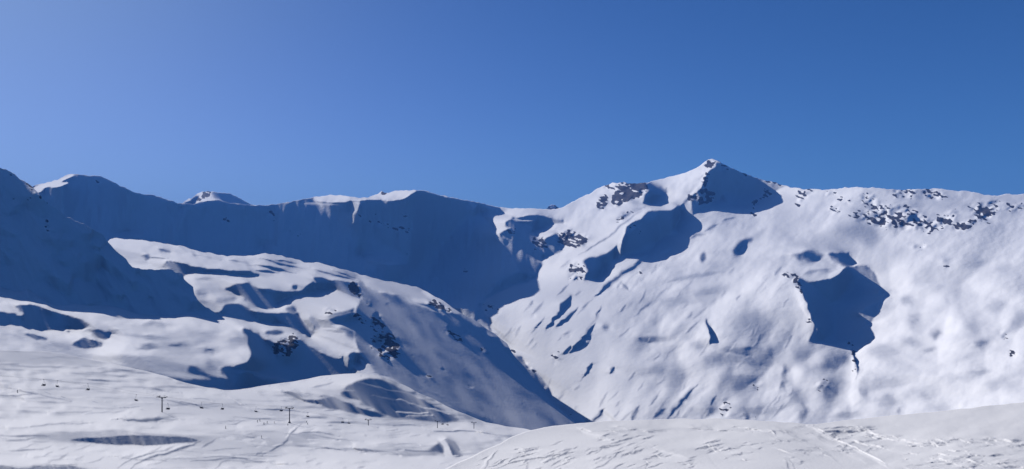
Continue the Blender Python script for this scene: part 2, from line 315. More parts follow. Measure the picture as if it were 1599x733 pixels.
    R([(1173,330),(1183,312),(1196,300),(1200,304),(1188,318),(1178,336)],.6); R([(1190,284),(1210,284),(1230,291),(1222,293)],.8,.8); R([(1118,253),(1150,264),(1190,280),(1188,283),(1150,268),(1118,257)],.4,.8)
    R([(1318,338),(1345,325),(1360,318),(1385,320),(1410,322),(1430,330),(1445,340),(1460,342),(1480,331),(1497,327),(1489,345),(1470,356),(1445,362),(1425,359),(1400,356),(1385,354),(1360,350),(1340,346)],.52,3)
    R([(1488,354),(1505,346),(1522,343),(1512,357),(1500,363)],.7); R([(1515,325),(1535,318),(1560,314),(1555,330),(1545,342),(1528,344)],.55,3); R([(1393,299),(1410,296),(1432,295),(1425,304),(1405,308)],.65); R([(1438,300),(1455,296),(1480,300),(1475,307),(1450,308)],.5)
    R([(1245,300),(1262,296),(1276,298),(1262,306),(1252,320),(1244,314)],.5); R([(1310,314),(1322,308),(1332,312),(1322,316)],.7); R([(1342,308),(1355,304),(1370,312),(1360,318)],.5); R([(1290,329),(1305,326),(1312,332),(1300,334)],.5); R([(1563,322),(1580,318),(1600,320),(1598,328),(1575,330)],.5); R([(1285,300),(1300,297),(1308,299),(1295,303)],.5)
    R([(1215,425),(1232,426),(1247,436),(1256,462),(1250,458),(1240,440),(1225,431)],.42,1.5); R([(1266,485),(1273,505),(1268,508),(1262,490)],.35); R([(1560,520),(1570,515),(1572,530),(1563,530)],.45); R([(1572,543),(1582,548),(1590,556),(1580,554)],.5); R([(1478,418),(1488,414),(1486,418),(1480,421)],.55); R([(1425,383),(1440,381),(1452,386),(1435,388)],.4)
    R([(1323,535),(1330,540),(1340,575),(1336,590),(1330,560)],.4,1); R([(1272,598),(1285,593),(1296,605),(1278,608)],.3); R([(1168,600),(1185,597),(1180,610),(1170,606)],.25); R([(1122,640),(1138,620),(1140,630),(1128,652)],.28); R([(1150,650),(1170,645),(1175,656),(1152,656)],.25)
    R([(812,560),(826,570),(838,583),(828,580),(815,570)],.5,1); R([(797,545),(804,548),(802,553),(796,550)],.5,1); R([(760,478),(766,470),(770,476),(764,482)],.5); R([(775,470),(780,478),(774,480)],.4); R([(833,492),(842,485),(836,497)],.3); R([(866,555),(872,550),(872,568),(867,566)],.3); R([(890,640),(902,648),(896,656),(888,652)],.35); R([(885,520),(892,518),(890,526)],.3)
    R([(423,326),(437,340),(430,342),(420,332)],.5); R([(448,360),(462,372),(455,370)],.5); R([(470,364),(478,366),(474,370)],.5); R([(585,340),(600,343),(625,352),(645,358),(640,362),(610,352),(588,348)],.45); R([(628,333),(634,338),(626,338)],.5); R([(630,395),(645,398),(640,402)],.5); R([(355,342),(359,342),(358,347),(354,346)],.7,1); R([(155,280),(163,292),(160,298),(155,290)],.35); R([(560,332),(566,342),(560,342)],.5)
    R([(592,303),(597,298),(604,300),(600,304)],.8,.7); R([(730,415),(735,425),(728,422)],.4); R([(676,360),(690,362),(682,366)],.35); R([(980,352),(1005,356),(1002,362),(985,360)],.3)
    return c
BACK_CTRL = [(-200,250,2850),(-200,500,2450),(50,290,3050),(50,430,2730),(250,310,3200),(250,440,2900),(450,318,3480),(450,430,3120),(630,298,3720),(630,430,3280),(630,520,3080),(780,325,3950),(740,400,3620),(878,388,3200),(735,440,3340),(690,490,3200),(725,505,3100),(738,480,3120),(757,478,2640),(842,430,2820),(800,530,2460),(770,560,2600),(830,600,2280),(900,662,2060),(760,680,2500),(400,600,2700),
 (870,325,4050),(950,285,3950),(1108,250,3720),(1120,314,3480),(1190,287,3960),(1185,312,3850),(1240,303,3330),(1000,400,3120),(1110,340,3400),(900,480,2750),(1000,560,2330),(1000,660,2000),(1250,295,3250),(1230,420,2680),(1235,500,2260),(1345,425,2790),(1330,528,2420),(1372,470,2640),(1425,470,2430),(1250,570,2150),(1250,660,1850),(1450,295,3000),(1450,400,2550),(1450,520,2060),(1450,650,1700),(1599,303,2850),(1599,450,2200),(1599,640,1550),(1800,300,2650),(1800,640,1400),(1250,760,1600),(900,760,1900)]

# ---------------------------------------------------------------- middle ground: left shoulder, hummocks, ravine flank
def draft_mid():
    c = Canvas(0.78); E, P, L, R = c.E, c.P, c.L, c.R
    c.b += 0.08 * fnoise((H, W), 30, 7, 0.12, 21) + 0.06 * fnoise((H, W), 14, 3.5, 0.15, 22) + .03 * fnoise((H, W), 5, 2, 0.2, 23)
    c.b += .06 * pillows(260, 141, 2.0, .15) + .07 * pillows(900, 121, 2.2, .1) + .02 * fnoise((H, W), 2.5, 1.2, .1, 24)
    # grey tones among the lit hummocks
    for e in [(.4,60,462,40,5),(.4,10,454,16,4),(.4,190,497,14,3),(.35,235,526,40,5),(.2,235,541,16,4),(.1,275,539,12,3),(.1,328,548,12,5),(.3,330,572,22,10),(.4,170,520,20,4),(.45,240,508,30,3),
              (.4,320,434,12,4),(.3,312,455,12,5),(.3,350,470,10,6),(.4,300,470,20,3),(.45,100,555,60,5),(.5,230,560,60,6),(.35,375,530,14,10),(.5,280,552,40,4)]: E(*e)
    P(.3,[(180,555),(240,560),(300,568),(330,580),(380,600),(340,608),(260,590),(200,572)],4)
    P(0.0,[(256,408),(300,412),(345,419),(380,420),(402,428),(395,430),(340,426),(300,424),(285,432),(270,428)],.8)
    P(0.0,[(285,470),(300,462),(315,478),(345,491),(320,494),(295,486)],1.5)
    P(.5,[(254,450),(278,446),(276,449),(262,452)],.6); P(0.05,[(217,400),(228,397),(231,404),(224,408)],.8); P(.1,[(245,388),(262,391),(266,396),(250,394)],1); L(.15,2,[(275,384),(310,400),(345,405)],.8); L(.1,2,[(230,402),(262,404)])
    L(.1,2.5,[(355,403),(375,406),(400,415)],.8)
    # hollows on the left
    P(0.0,[(-200,483),(0,487),(28,493),(36,489),(25,480),(45,476),(90,487),(120,495),(136,503),(137,508),(125,517),(100,514),(60,514),(0,508),(-200,500)],.8,.7)
    P(.3,[(40,448),(60,455),(90,478),(75,476),(50,462)],1.5); P(0.08,[(40,523),(55,520),(73,526),(74,531),(58,530)],1); P(0.03,[(138,513),(155,513),(172,524),(165,531),(152,527),(142,520)],.8); P(0.06,[(116,533),(135,527),(158,536),(150,543),(118,541)],.8); L(.1,2,[(102,520),(108,521)])
    L(.95,2.5,[(140,511),(128,517),(100,518)]); L(.95,4,[(128,474),(142,471),(160,477),(185,485)],.8)
    # right half hollows
    P(0.0,[(348,450),(360,446),(385,442),(400,449),(420,452),(440,457),(470,452),(485,438),(497,437),(500,452),(472,460),(450,465),(445,472),(435,478),(400,480),(380,470),(358,458)],1)
    P(0.0,[(345,482),(360,474),(385,479),(400,486),(430,488),(462,487),(472,498),(489,521),(480,527),(462,518),(430,505),(400,504),(370,496),(350,489)],1)
    L(.8,2.2,[(352,460),(375,468),(400,480),(430,486),(450,480)]); L(.8,2.2,[(330,491),(360,494),(400,507),(430,514)])
    P(.85,[(385,431),(420,431),(450,427),(475,424),(492,434),(492,447),(488,436),(470,436),(455,446),(445,456),(430,449),(400,448)],1.2)
    P(.1,[(452,445),(460,443),(458,450),(452,450)],1)
    for a in ([(398,412),(430,419),(460,427)],[(405,402),(440,412),(470,420)],[(400,421),(435,426)],[(430,405),(460,411)],[(480,416),(520,428),(560,440)],[(520,420),(555,436)]): L(0.0,2.6,a)
    P(0.0,[(490,430),(520,436),(545,442),(560,444),(562,466),(545,462),(525,454),(500,452),(495,440)],.8)
    P(.88,[(432,480),(450,467),(480,459),(510,451),(530,455),(545,464),(558,474),(558,485),(545,490),(530,492),(512,494),(515,504),(540,508),(550,524),(560,543),(566,552),(545,554),(530,545),(500,538),(482,527),(490,520),(475,505),(468,489),(452,488)],.9)
    P(.15,[(447,482),(460,478),(464,486),(455,490)],1.2); P(.2,[(508,491),(535,488),(552,480),(552,486),(530,493)],1.2); P(.05,[(515,500),(535,492),(556,488),(553,505),(535,507)],1.4); P(.3,[(485,495),(500,500),(500,512),(488,508)],2); P(.1,[(530,512),(548,514),(552,530),(540,525)],2); L(.3,3,[(500,525),(530,535),(555,545)],.7); L(.3,2.5,[(505,515),(535,520)],.6)
    P(0.0,[(540,554),(555,549),(572,552),(575,560),(562,568),(550,570),(543,560)],1)
    P(0.0,[(380,512),(400,517),(420,530),(440,540),(462,528),(480,537),(505,552),(535,567),(549,583),(500,587),(460,598),(430,603),(400,606),(370,610),(345,604),(355,590),(345,575),(372,570),(386,556),(384,530)],1.2)
    P(0.0,[(172,568),(205,574),(250,584),(300,592),(292,574),(310,573),(325,585),(350,590),(372,600),(372,611),(340,611),(300,602),(250,590),(200,577)],2)
    P(.5,[(250,580),(290,583),(330,592),(300,590)],2,.5)
    P(.85,[(408,520),(425,510),(440,513),(462,523),(455,527),(430,527),(412,524)],.8); P(.15,[(415,520),(428,515),(440,520),(430,524)],1)
    L(.7,2.5,[(395,584),(420,588),(465,597)]); L(.5,2,[(360,577),(400,583)],.7); L(.8,2,[(465,527),(490,536),(520,552),(545,572)])
    P(.75,[(552,566),(560,560),(572,570),(592,584),(560,592),(528,587),(545,582)],1.2)
    # the shaded flank towards the ravine
    P(0.225,[(560,441),(580,451),(610,459),(640,468),(700,484),(740,505),(800,550),(900,660),(1000,800),(500,800),(560,625),(625,602),(592,584),(578,572),(568,558),(560,545),(552,520),(556,494),(561,470)],.9,.8)
    sh = np.clip((XX - 560) / 20, 0, 1) * (c.b < .24)
    c.b += sh * (.035 * fnoise((H, W), 40, 5, 0.75, 25) + .03 * fnoise((H, W), 8, 2.5, 0.7, 26))
    L(.8,2,[(620,464),(650,473),(692,492)]); P(.75,[(588,444),(605,443),(620,444),(650,452),(675,464),(690,474),(670,468),(645,462),(610,458)],1.2); P(.6,[(647,441),(665,444),(668,450),(658,452)],.8); L(.5,4,[(560,428),(590,436),(620,443)],.8)
    L(.28,2.4,[(585,582),(610,590),(650,609),(700,634),(745,655)]); L(.2,2,[(640,598),(700,628),(760,655),(790,668)]); P(.15,[(700,636),(740,645),(780,662),(740,660)],2)
    R([(543,446),(552,443),(560,450),(562,464),(552,464),(546,456)],.95,1.2); R([(584,500),(590,490),(598,498),(600,518),(590,520),(585,512)],.75); R([(577,530),(590,522),(604,520),(616,532),(620,552),(606,562),(594,556),(590,536),(580,542)],.75,2.5)
    R([(672,474),(682,470),(700,480),(702,488),(688,486),(676,480)],.85,1.2); R([(697,505),(706,512),(712,525),(732,534),(715,533),(703,522)],.65); R([(425,540),(440,530),(460,526),(462,545),(450,557),(436,552),(426,550)],.85,1.6)
    R([(567,462),(575,474),(570,474)],.4); R([(600,463),(610,474),(604,472)],.5); R([(560,490),(575,500),(570,510),(560,500)],.35); R([(642,552),(648,555),(644,557)],.6,1); R([(660,585),(669,587),(666,590)],.8,1); R([(690,574),(698,577),(692,578)],.5,1); R([(735,520),(745,523),(740,525)],.5); R([(728,600),(736,604),(730,605)],.4); R([(750,548),(760,554),(754,556)],.35); R([(510,485),(525,480),(520,492)],.35); R([(505,492),(515,488),(512,496)],.4); R([(558,545),(566,552),(564,560)],.4)
    c.b = np.where(c.b > .25, .25 + (c.b - .25) * .74, c.b)
    return c
MID_CTRL = [(-200,425,1480),(-200,460,1380),(-200,540,800),(0,430,1480),(0,455,1400),(0,485,1300),(0,540,950),(90,470,1500),(100,495,1400),(150,470,1580),(150,510,1380),(180,378,2080),(190,430,1850),(250,420,1980),(250,390,2150),(222,492,1600),(300,455,1850),(300,495,1650),(300,560,1080),(250,510,1500),(300,400,2220),(345,430,2050),(345,496,1720),(400,400,2250),(400,450,1980),(385,510,1520),(410,560,1480),(420,600,1400),(340,575,1080),(490,525,1750),(470,570,1640),(560,430,2300),(560,500,1850),(545,575,1660),(590,600,1400),(620,450,2320),(700,478,2420),(700,560,2080),(700,640,1700),(800,555,2420),(800,620,2100),(800,680,1800),(880,650,2200),(900,720,1800),(200,620,700),(0,620,620),(500,680,950)]

# ---------------------------------------------------------------- the groomed ski slope, lower left
def draft_piste():
    c = Canvas(0.62); E, P, L, R = c.E, c.P, c.L, c.R
    st = fnoise((H, W), 26, .9, 0.05, 31)
    c.b += .13 * st * np.clip((720 - XX) / 100, 0.25, 1) + .07 * fnoise((H, W), 60, 4, 0.05, 32) + .09 * fnoise((H, W), 5, 1.2, .1, 33)
    P(.72,[(-100,655),(60,650),(200,640),(300,655),(420,665),(330,672),(200,662),(0,675),(-100,680)],5); P(.72,[(-100,690),(100,694),(220,700),(300,695),(200,735),(-100,735)],4)
    P(.7,[(480,665),(640,665),(700,680),(620,695),(540,690),(500,672)],4); P(.74,[(350,715),(500,705),(650,714),(740,720),(700,740),(350,740)],3)
    P(.5,[(60,605),(200,618),(340,625),(440,640),(430,655),(330,655),(210,640),(80,620)],5,.5)
    P(.5,[(330,680),(450,668),(440,700),(380,725),(240,730),(300,700)],5)
    P(.45,[(0,548),(100,553),(170,567),(120,570),(0,566)],3)
    # rolling crest under the road
    P(.85,[(400,606),(460,598),(500,588),(545,583),(590,588),(560,600),(540,610),(500,612),(460,608),(430,610)],2)
    P(0.0,[(545,602),(556,595),(580,590),(612,600),(650,618),(690,640),(720,655),(700,660),(650,658),(612,651),(585,640),(560,627),(532,617)],1.6,.8)
    P(0.05,[(438,612),(455,610),(468,614),(476,622),(500,622),(520,619),(545,628),(580,640),(606,650),(560,648),(520,639),(480,629),(462,622)],1.2)
    L(.9,2.5,[(518,617),(545,627),(570,634)]); L(.25,3,[(485,604),(505,601),(520,597)],.8); L(.45,5,[(480,606),(520,610),(550,612)],.6)
    L(.85,2,[(600,592),(650,616),(700,641),(750,662)],.9); L(.3,1.6,[(560,586),(562,587)])
    P(.55,[(600,650),(650,659),(700,662),(760,668),(700,668),(620,662)],2)
    # pond-like hollow
    P(.3,[(50,682),(110,674),(200,673),(290,676),(335,684),(300,690),(130,692),(80,688)],4,.5)
    P(0.0,[(112,686),(150,683),(200,680),(240,680),(290,683),(308,687),(290,691),(250,695),(200,695),(160,693),(130,690)],.6,.4)
    L(.95,2.5,[(120,692),(170,697),(250,698),(290,695)]); P(.15,[(-200,730),(60,728),(130,732),(130,742),(-200,744)],1.5)
    L(.1,3.4,[(312,686),(300,694),(280,701),(255,709),(228,716),(212,725),(205,733)]); L(.15,2,[(310,688),(285,696),(250,705),(215,712),(195,722),(183,731)]); L(.2,2,[(335,686),(325,692),(312,698)]); L(.9,2,[(300,691),(260,704),(225,712)])
    L(.12,2.2,[(468,661),(458,670),(450,678),(447,688),(430,697),(418,705),(408,709)]); L(.9,2,[(460,663),(450,672),(444,684)])
    P(.32,[(452,677),(475,676),(500,677),(530,682),(548,693),(540,697),(500,693),(452,690)],1.2); P(.35,[(528,684),(540,686),(552,695),(540,697)],1.4)
    L(.15,2,[(463,675),(500,676),(530,681)]); L(.2,2,[(395,711),(402,706),(416,706)]); L(.3,1.5,[(332,733),(350,722),(362,719)])
    P(0.04,[(548,697),(575,701),(600,703),(640,706),(682,709),(620,710),(585,708),(560,704)],1.6,.6); P(.38,[(540,690),(600,696),(670,704),(680,709),(600,706)],2)
    P(0.12,[(668,702),(678,694),(687,690),(692,700),(690,709),(680,706)],1.4,.6); P(.85,[(684,684),(692,686),(700,698),(705,711),(694,711),(693,697)],.8,.4); P(0.08,[(696,684),(706,688),(716,700),(722,712),(707,712),(702,698)],.8,.4)
    L(.1,2.5,[(665,673),(700,673),(740,674),(770,678),(800,682)]); L(.95,2,[(640,669),(700,670),(760,672),(810,676)]); P(.3,[(755,677),(790,679),(815,682),(800,687)],1)
    L(.3,1.8,[(205,628),(230,631),(280,632),(340,632),(400,638)]); L(.2,1.8,[(-20,596),(0,600),(40,610),(80,620),(110,627)]); L(.2,2,[(350,618),(375,630),(395,640),(425,649)]); P(.25,[(185,656),(215,650),(245,648),(288,652),(262,657),(230,656)],1.2); L(.85,2.2,[(245,656),(280,652),(300,651)])  # first stroke drafts the lift rope's shadow as a shallow groove
    L(.3,1.6,[(-10,671),(40,667),(90,661),(130,658)]); L(.3,1.5,[(0,570),(60,571),(120,573)]); L(.25,1.5,[(340,660),(370,663),(385,656),(400,654),(450,654)]); L(.3,1.4,[(450,662),(430,663),(400,664)])
    L(.2,1.6,[(0,688),(40,687),(55,683)]); L(.85,1.8,[(0,600),(40,590),(90,592)],.5)
    r = random.Random(5)
    for i in range(240):     # ski tracks and sastrugi
        x = r.uniform(-150, 640); y = r.uniform(556, 730); l = r.uniform(15, 90); s = r.uniform(-.06, .12) + (.18 if y < 630 and x > 200 else 0)
        if 120 < x + l and x < 310 and 676 < y < 698: continue
        L(r.choice((.0,.1,.25,.35,.95)), r.uniform(.9, 1.6), [(x, y), (x + l * .5, y + s * l * .5 + r.uniform(-1.2, 1.2)), (x + l, y + s * l)], r.uniform(.4, .9))
    for i in range(90):
        x = r.uniform(350, 720); y = r.uniform(664, 732); l = r.uniform(4, 18)
        L(r.choice((.1,.3,.9)), r.uniform(.9, 1.6), [(x, y), (x + l, y + r.uniform(-2, 1.5))], r.uniform(.4, .9))
    for i in range(14):
        x = r.uniform(20, 240); y = r.uniform(700, 728); l = r.uniform(10, 40)
        L(.3, 1.2, [(x, y), (x + l * .5, y - l * .1), (x + l, y - l * .35)], .8)
    return c
PISTE_CTRL = [(-200,540,760),(-200,640,360),(-200,760,150),(200,676,335),(200,694,322),(280,690,350),(120,688,300),(0,545,820),(0,600,520),(0,640,390),(0,680,290),(0,733,200),(253,643,560),(253,600,760),(170,572,860),(300,602,880),(370,610,930),(452,661,690),(452,630,860),(560,588,1080),(560,640,860),(575,663,820),(560,700,540),(683,667,1000),(683,640,1120),(740,668,1130),(800,672,1240),(640,733,340),(400,733,280),(800,700,700),(800,740,420),(400,690,450),(253,690,340),(253,733,230),(950,700,900),(950,760,500)]

# ---------------------------------------------------------------- the knoll the camera stands on
def draft_knoll():
    c = Canvas(0.60); E, P, L, R = c.E, c.P, c.L, c.R
    c.b += .03 * fnoise((H, W), 60, 10, .1, 41) + .035 * fnoise((H, W), 14, 2.5, -.15, 42) + .02 * fnoise((H, W), 3, 1.2, 0, 43)
    P(.56,[(980,700),(1100,690),(1250,680),(1330,720),(1300,760),(960,760)],14); P(.66,[(820,676),(900,668),(950,680),(900,700),(780,735),(720,735)],6)
    L(1,3.4,[(1258,665),(1272,671),(1290,681),(1308,688),(1325,697),(1345,707),(1362,716),(1378,726),(1392,735)]); L(.12,2.4,[(1268,666),(1285,674),(1300,683),(1318,691),(1338,701),(1356,711),(1373,720),(1392,731)])
    L(.8,5,[(1240,672),(1270,685),(1310,700),(1350,725)],.5); L(.4,1.8,[(1215,668),(1240,680),(1270,694),(1300,712),(1318,728)]); L(.35,1.5,[(1200,664),(1230,672),(1262,690)],.7)
    r = random.Random(9)
    for x0, x1, y0, y1, s, n, ln in ((1275,1345,668,678,0.0,22,22),(1290,1400,676,690,.12,40,14),(1400,1599,683,698,.1,60,16),(1400,1599,708,733,.04,60,22),(1560,1780,690,700,.1,20,24),(1300,1380,690,705,.25,26,8),(1450,1700,700,740,.03,20,30),
                               (1080,1180,690,705,-.2,16,18),(860,1040,695,733,-.45,38,13),(800,870,700,715,-.25,14,16),(930,1010,680,690,-.3,12,12),(740,900,712,735,-.4,26,14),(1200,1290,665,712,.35,26,14),(900,1200,664,672,.12,18,20),(1230,1260,700,733,.1,10,6),(1000,1200,700,733,-.1,24,14)):
        for i in range(n):
            x, y = r.uniform(x0, x1), r.uniform(y0, y1); l = r.uniform(.3, 1.4) * ln; k = s + r.uniform(-.1, .1)
            v = r.choice((-.35, -.2, 0)); w = r.uniform(1.0, 1.9)
            L(v, w, [(x, y), (x + l * .5, y + k * l * .5 + r.uniform(-1, 1)), (x + l, y + k * l)], r.uniform(.5, 1))
            if r.random() < .3: L(.88, w, [(x, y + w), (x + l, y + k * l + w)], .7)
    for a in ([(775,705),(760,718),(755,733)],[(767,733),(800,722),(850,714),(890,706)],[(817,700),(822,706),(818,712)],[(820,722),(822,733)],[(930,697),(945,700),(975,690)],[(950,692),(985,684)],[(925,733),(945,722),(955,715)],[(1010,733),(1012,722),(1006,715)],[(1095,698),(1115,697),(1130,694)],[(1105,707),(1130,699)],[(1232,733),(1230,722),(1226,718)],[(1240,733),(1237,724),(1233,719)],[(848,723),(890,706),(905,705)],[(985,710),(1005,700)],[(870,717),(892,702)]):
        L(.1, 1.9, a)
    L(.95,2,[(770,707),(756,718),(750,733)]); L(.95,3,[(900,668),(930,678),(955,688)]); L(.95,2.5,[(1020,698),(1045,708),(1070,713)]); L(.3,2,[(1105,706),(1112,722),(1125,733)],.3)
    L(.35,2,[(1000,665),(1045,671)]); L(.3,2,[(1070,664),(1100,668),(1115,671)]); L(.3,2,[(1340,669),(1360,666)],.4)
    E(.95,1466,712,6,2); L(.15,1.8,[(1460,716),(1475,715)]); L(.15,1.6,[(1320,698),(1345,710)],.3)
    return c
KNOLL_CTRL = [(500,790,60),(660,760,60),(700,733,62),(760,700,72),(820,676,78),(900,662,83),(1100,655,90),(1280,661,86),(1400,650,94),(1599,629,102),(1800,610,108),(800,733,54),(1200,733,44),(1599,733,46),(1800,733,46),(1200,700,56),(1500,690,60),(1700,690,62),(1000,700,60),(1200,790,34),(700,790,44),(1700,790,35)]

FAR_CTRL = [(-200,300,4500),(800,300,5200),(1800,300,5000),(320,300,4400),(320,330,4250),(865,330,4900),(0,400,4200),(1000,400,4700),(330,380,4100)]
def draft_far():
    c = Canvas(0.72)
    c.P(0.0,[(336,298),(362,300),(395,320),(360,318),(345,313),(330,306)],.8); c.P(.02,[(855,320),(880,320),(885,330),(850,330)],.5)
    c.P(0.0,[(282,322),(300,308),(306,309),(296,320)],.6)
    c.R([(303,312),(312,303),(322,298),(330,301),(328,309),(316,312),(305,318)],.95,.8); c.R([(850,330),(856,321),(870,319),(880,328)],.9,.6)
    return c

def make_relief(ctrl, draft, ylo, yhi, top, bot, screen=220., rough=1.0, tag='', soft=1., tmax=.84, gully=0., gdir=-1.45, **kw):
    base = tps(ctrl); c = draft()
    rk = c.rock; th = fnoise((H, W), 2.0, .7, 0.35, 51) * .85 + fnoise((H, W), 6, 3, .6, 52) * .35
    rock = np.clip((rk * 1.3 - .55 + th * .5 * (rk > .02)) * 2.2, 0, 1) * (rk > .02)
    tgt = N_of(c.b)
    rg = np.clip(rk * 1.6, 0, 1) * rough
    tgt = tgt + rg * (.20 * fnoise((H, W), 2.4, 1.4, -.5, 53) + .16 * fnoise((H, W), 5, 3, -.4, 54))
    tgt = np.clip(tgt, -.06, tmax)
    ry = np.clip(np.clip(np.arange(Y0, Y1)[:, None], np.minimum(top + 2, bot)[None], bot[None]).astype(int) - Y0, 0, H - 1)
    out_ = blur(((YY < top[None]) | (YY > bot[None])).astype(np.float32), 1)
    tb = np.take_along_axis(blur(tgt, 5), ry, 0); tgt = np.take_along_axis(tgt, ry, 0); tgt = tgt + (tb - tgt) * out_
    kw['hold'] = c.f
    vis = ((YY > top[None] - 22) & (YY < bot[None] + 22)).astype(np.float32)
    d = sculpt(base, blur(tgt, 16), 8, 120, ylo, yhi, screen * 1.6, None, vis, tag, top, soft * 6, **kw)
    d = sculpt(base, blur(tgt, 5), 4, 60, ylo, yhi, screen * 1.3, d, vis, tag, top, soft * 3, **kw)
    d = sculpt(base, tgt, 2, 50, ylo, yhi, screen, d, vis, tag, top, soft, **kw)
    d = sculpt(base, tgt, 1, 14, ylo, yhi, screen, d, vis, tag, top, soft, **kw)
    dark_ = blur((tgt < .12).astype(np.float32), 2)
    fine = .0011 * fnoise((H, W), 22, 4, gdir, 61) + .0005 * fnoise((H, W), 7, 2.2, gdir - .1, 62) + .0012 * fnoise((H, W), 30, 12, gdir - .2, 63)
    return base + d + fine * dark_ * gully * np.clip(1.2 - np.clip((XX - 780) / 120, 0, 1), .2, 1), blur(rock, .5)

def grid_mesh(name, co, mat, rock=None):
    nr, nc, _ = co.shape
    idx = np.arange(nr * nc).reshape(nr, nc)
    q = np.stack([idx[:-1, :-1], idx[:-1, 1:], idx[1:, 1:], idx[1:, :-1]], -1).reshape(-1, 4)
    me = bpy.data.meshes.new(name)
    me.vertices.add(nr * nc); me.vertices.foreach_set('co', co.reshape(-1).astype(np.float32))
    me.loops.add(q.size); me.loops.foreach_set('vertex_index', q.reshape(-1).astype(np.int32))
    me.polygons.add(len(q)); me.polygons.foreach_set('loop_start', np.arange(0, q.size, 4, dtype=np.int32))
    me.polygons.foreach_set('use_smooth', np.ones(len(q), bool))
    me.update(calc_edges=True)
    if rock is not None:
        at = me.attributes.new('rock', 'FLOAT', 'POINT'); at.data.foreach_set('value', rock.reshape(-1).astype(np.float32))
    me.materials.append(mat)
    o = bpy.data.objects.new(name, me); COL.objects.link(o); return o

# ---------------------------------------------------------------- materials
def mat_new(name):
    m = bpy.data.materials.new(name); m.use_nodes = True
    return m, m.node_tree, m.node_tree.nodes['Principled BSDF']

def snow_mat(name, size, bump, alb=1.0):
    """size: metres of the grain; bump: height of it"""
    m, nt, bs = mat_new(name); N, Lk = nt.nodes, nt.links
    tc = N.new('ShaderNodeTexCoord')
    at = N.new('ShaderNodeAttribute'); at.attribute_name = 'rock'
    n1 = N.new('ShaderNodeTexNoise'); n1.inputs['Scale'].default_value = 1 / size; n1.inputs['Detail'].default_value = 6; n1.inputs['Roughness'].default_value = .6
    Lk.new(tc.outputs['Object'], n1.inputs['Vector'])
    n2 = N.new('ShaderNodeTexNoise'); n2.inputs['Scale'].default_value = .35 / size; n2.inputs['Detail'].default_value = 5
    Lk.new(tc.outputs['Object'], n2.inputs['Vector'])
    cr = N.new('ShaderNodeValToRGB'); cr.color_ramp.elements[0].color = (.03, .03, .036, 1); cr.color_ramp.elements[1].color = (.10, .094, .098, 1)
    cr.color_ramp.elements[0].position = .35; cr.color_ramp.elements[1].position = .68
    Lk.new(n1.outputs['Fac'], cr.inputs['Fac'])
    # rock shows where the mask beats a fine noise
    sub = N.new('ShaderNodeMath'); sub.operation = 'SUBTRACT'; Lk.new(at.outputs['Fac'], sub.inputs[0])
    mr = N.new('ShaderNodeMapRange'); mr.inputs['From Min'].default_value = .3; mr.inputs['From Max'].default_value = .7; mr.inputs['To Min'].default_value = .15; mr.inputs['To Max'].default_value = .65
    Lk.new(n1.outputs['Fac'], mr.inputs['Value']); Lk.new(mr.outputs['Result'], sub.inputs[1])
    mul = N.new('ShaderNodeMath'); mul.operation = 'MULTIPLY'; mul.use_clamp = True; mul.inputs[1].default_value = 5; Lk.new(sub.outputs[0], mul.inputs[0])
    sn = N.new('ShaderNodeMix'); sn.data_type = 'RGBA'; sn.inputs['A'].default_value = (.82 * alb, .825 * alb, .86 * alb, 1); sn.inputs['B'].default_value = (.87 * alb, .875 * alb, .90 * alb, 1)
    Lk.new(n2.outputs['Fac'], sn.inputs['Factor'])
    mx = N.new('ShaderNodeMix'); mx.data_type = 'RGBA'; Lk.new(mul.outputs[0], mx.inputs['Factor']); Lk.new(sn.outputs['Result'], mx.inputs['A']); Lk.new(cr.outputs['Color'], mx.inputs['B'])
    Lk.new(mx.outputs['Result'], bs.inputs['Base Color'])
    bs.inputs['Roughness'].default_value = .9; bs.inputs['Specular IOR Level'].default_value = .03
    b = N.new('ShaderNodeBump'); b.inputs['Strength'].default_value = 1; b.inputs['Distance'].default_value = bump
    Lk.new(n1.outputs['Fac'], b.inputs['Height']); Lk.new(b.outputs['Normal'], bs.inputs['Normal'])
    return m

def plain(name, col, rough=.5, metal=0., var=.25, scale=6.):
    m, nt, bs = mat_new(name); N, Lk = nt.nodes, nt.links
    tc = N.new('ShaderNodeTexCoord'); n = N.new('ShaderNodeTexNoise'); n.inputs['Scale'].default_value = scale; n.inputs['Detail'].default_value = 4
    Lk.new(tc.outputs['Object'], n.inputs['Vector'])
    mx = N.new('ShaderNodeMix'); mx.data_type = 'RGBA'; mx.inputs['A'].default_value = tuple(c * (1 - var) for c in col) + (1,); mx.inputs['B'].default_value = tuple(min(1, c * (1 + var)) for c in col) + (1,)
    Lk.new(n.outputs['Fac'], mx.inputs['Factor']); Lk.new(mx.outputs['Result'], bs.inputs['Base Color'])
    bs.inputs['Roughness'].default_value = rough; bs.inputs['Metallic'].default_value = metal
    return m

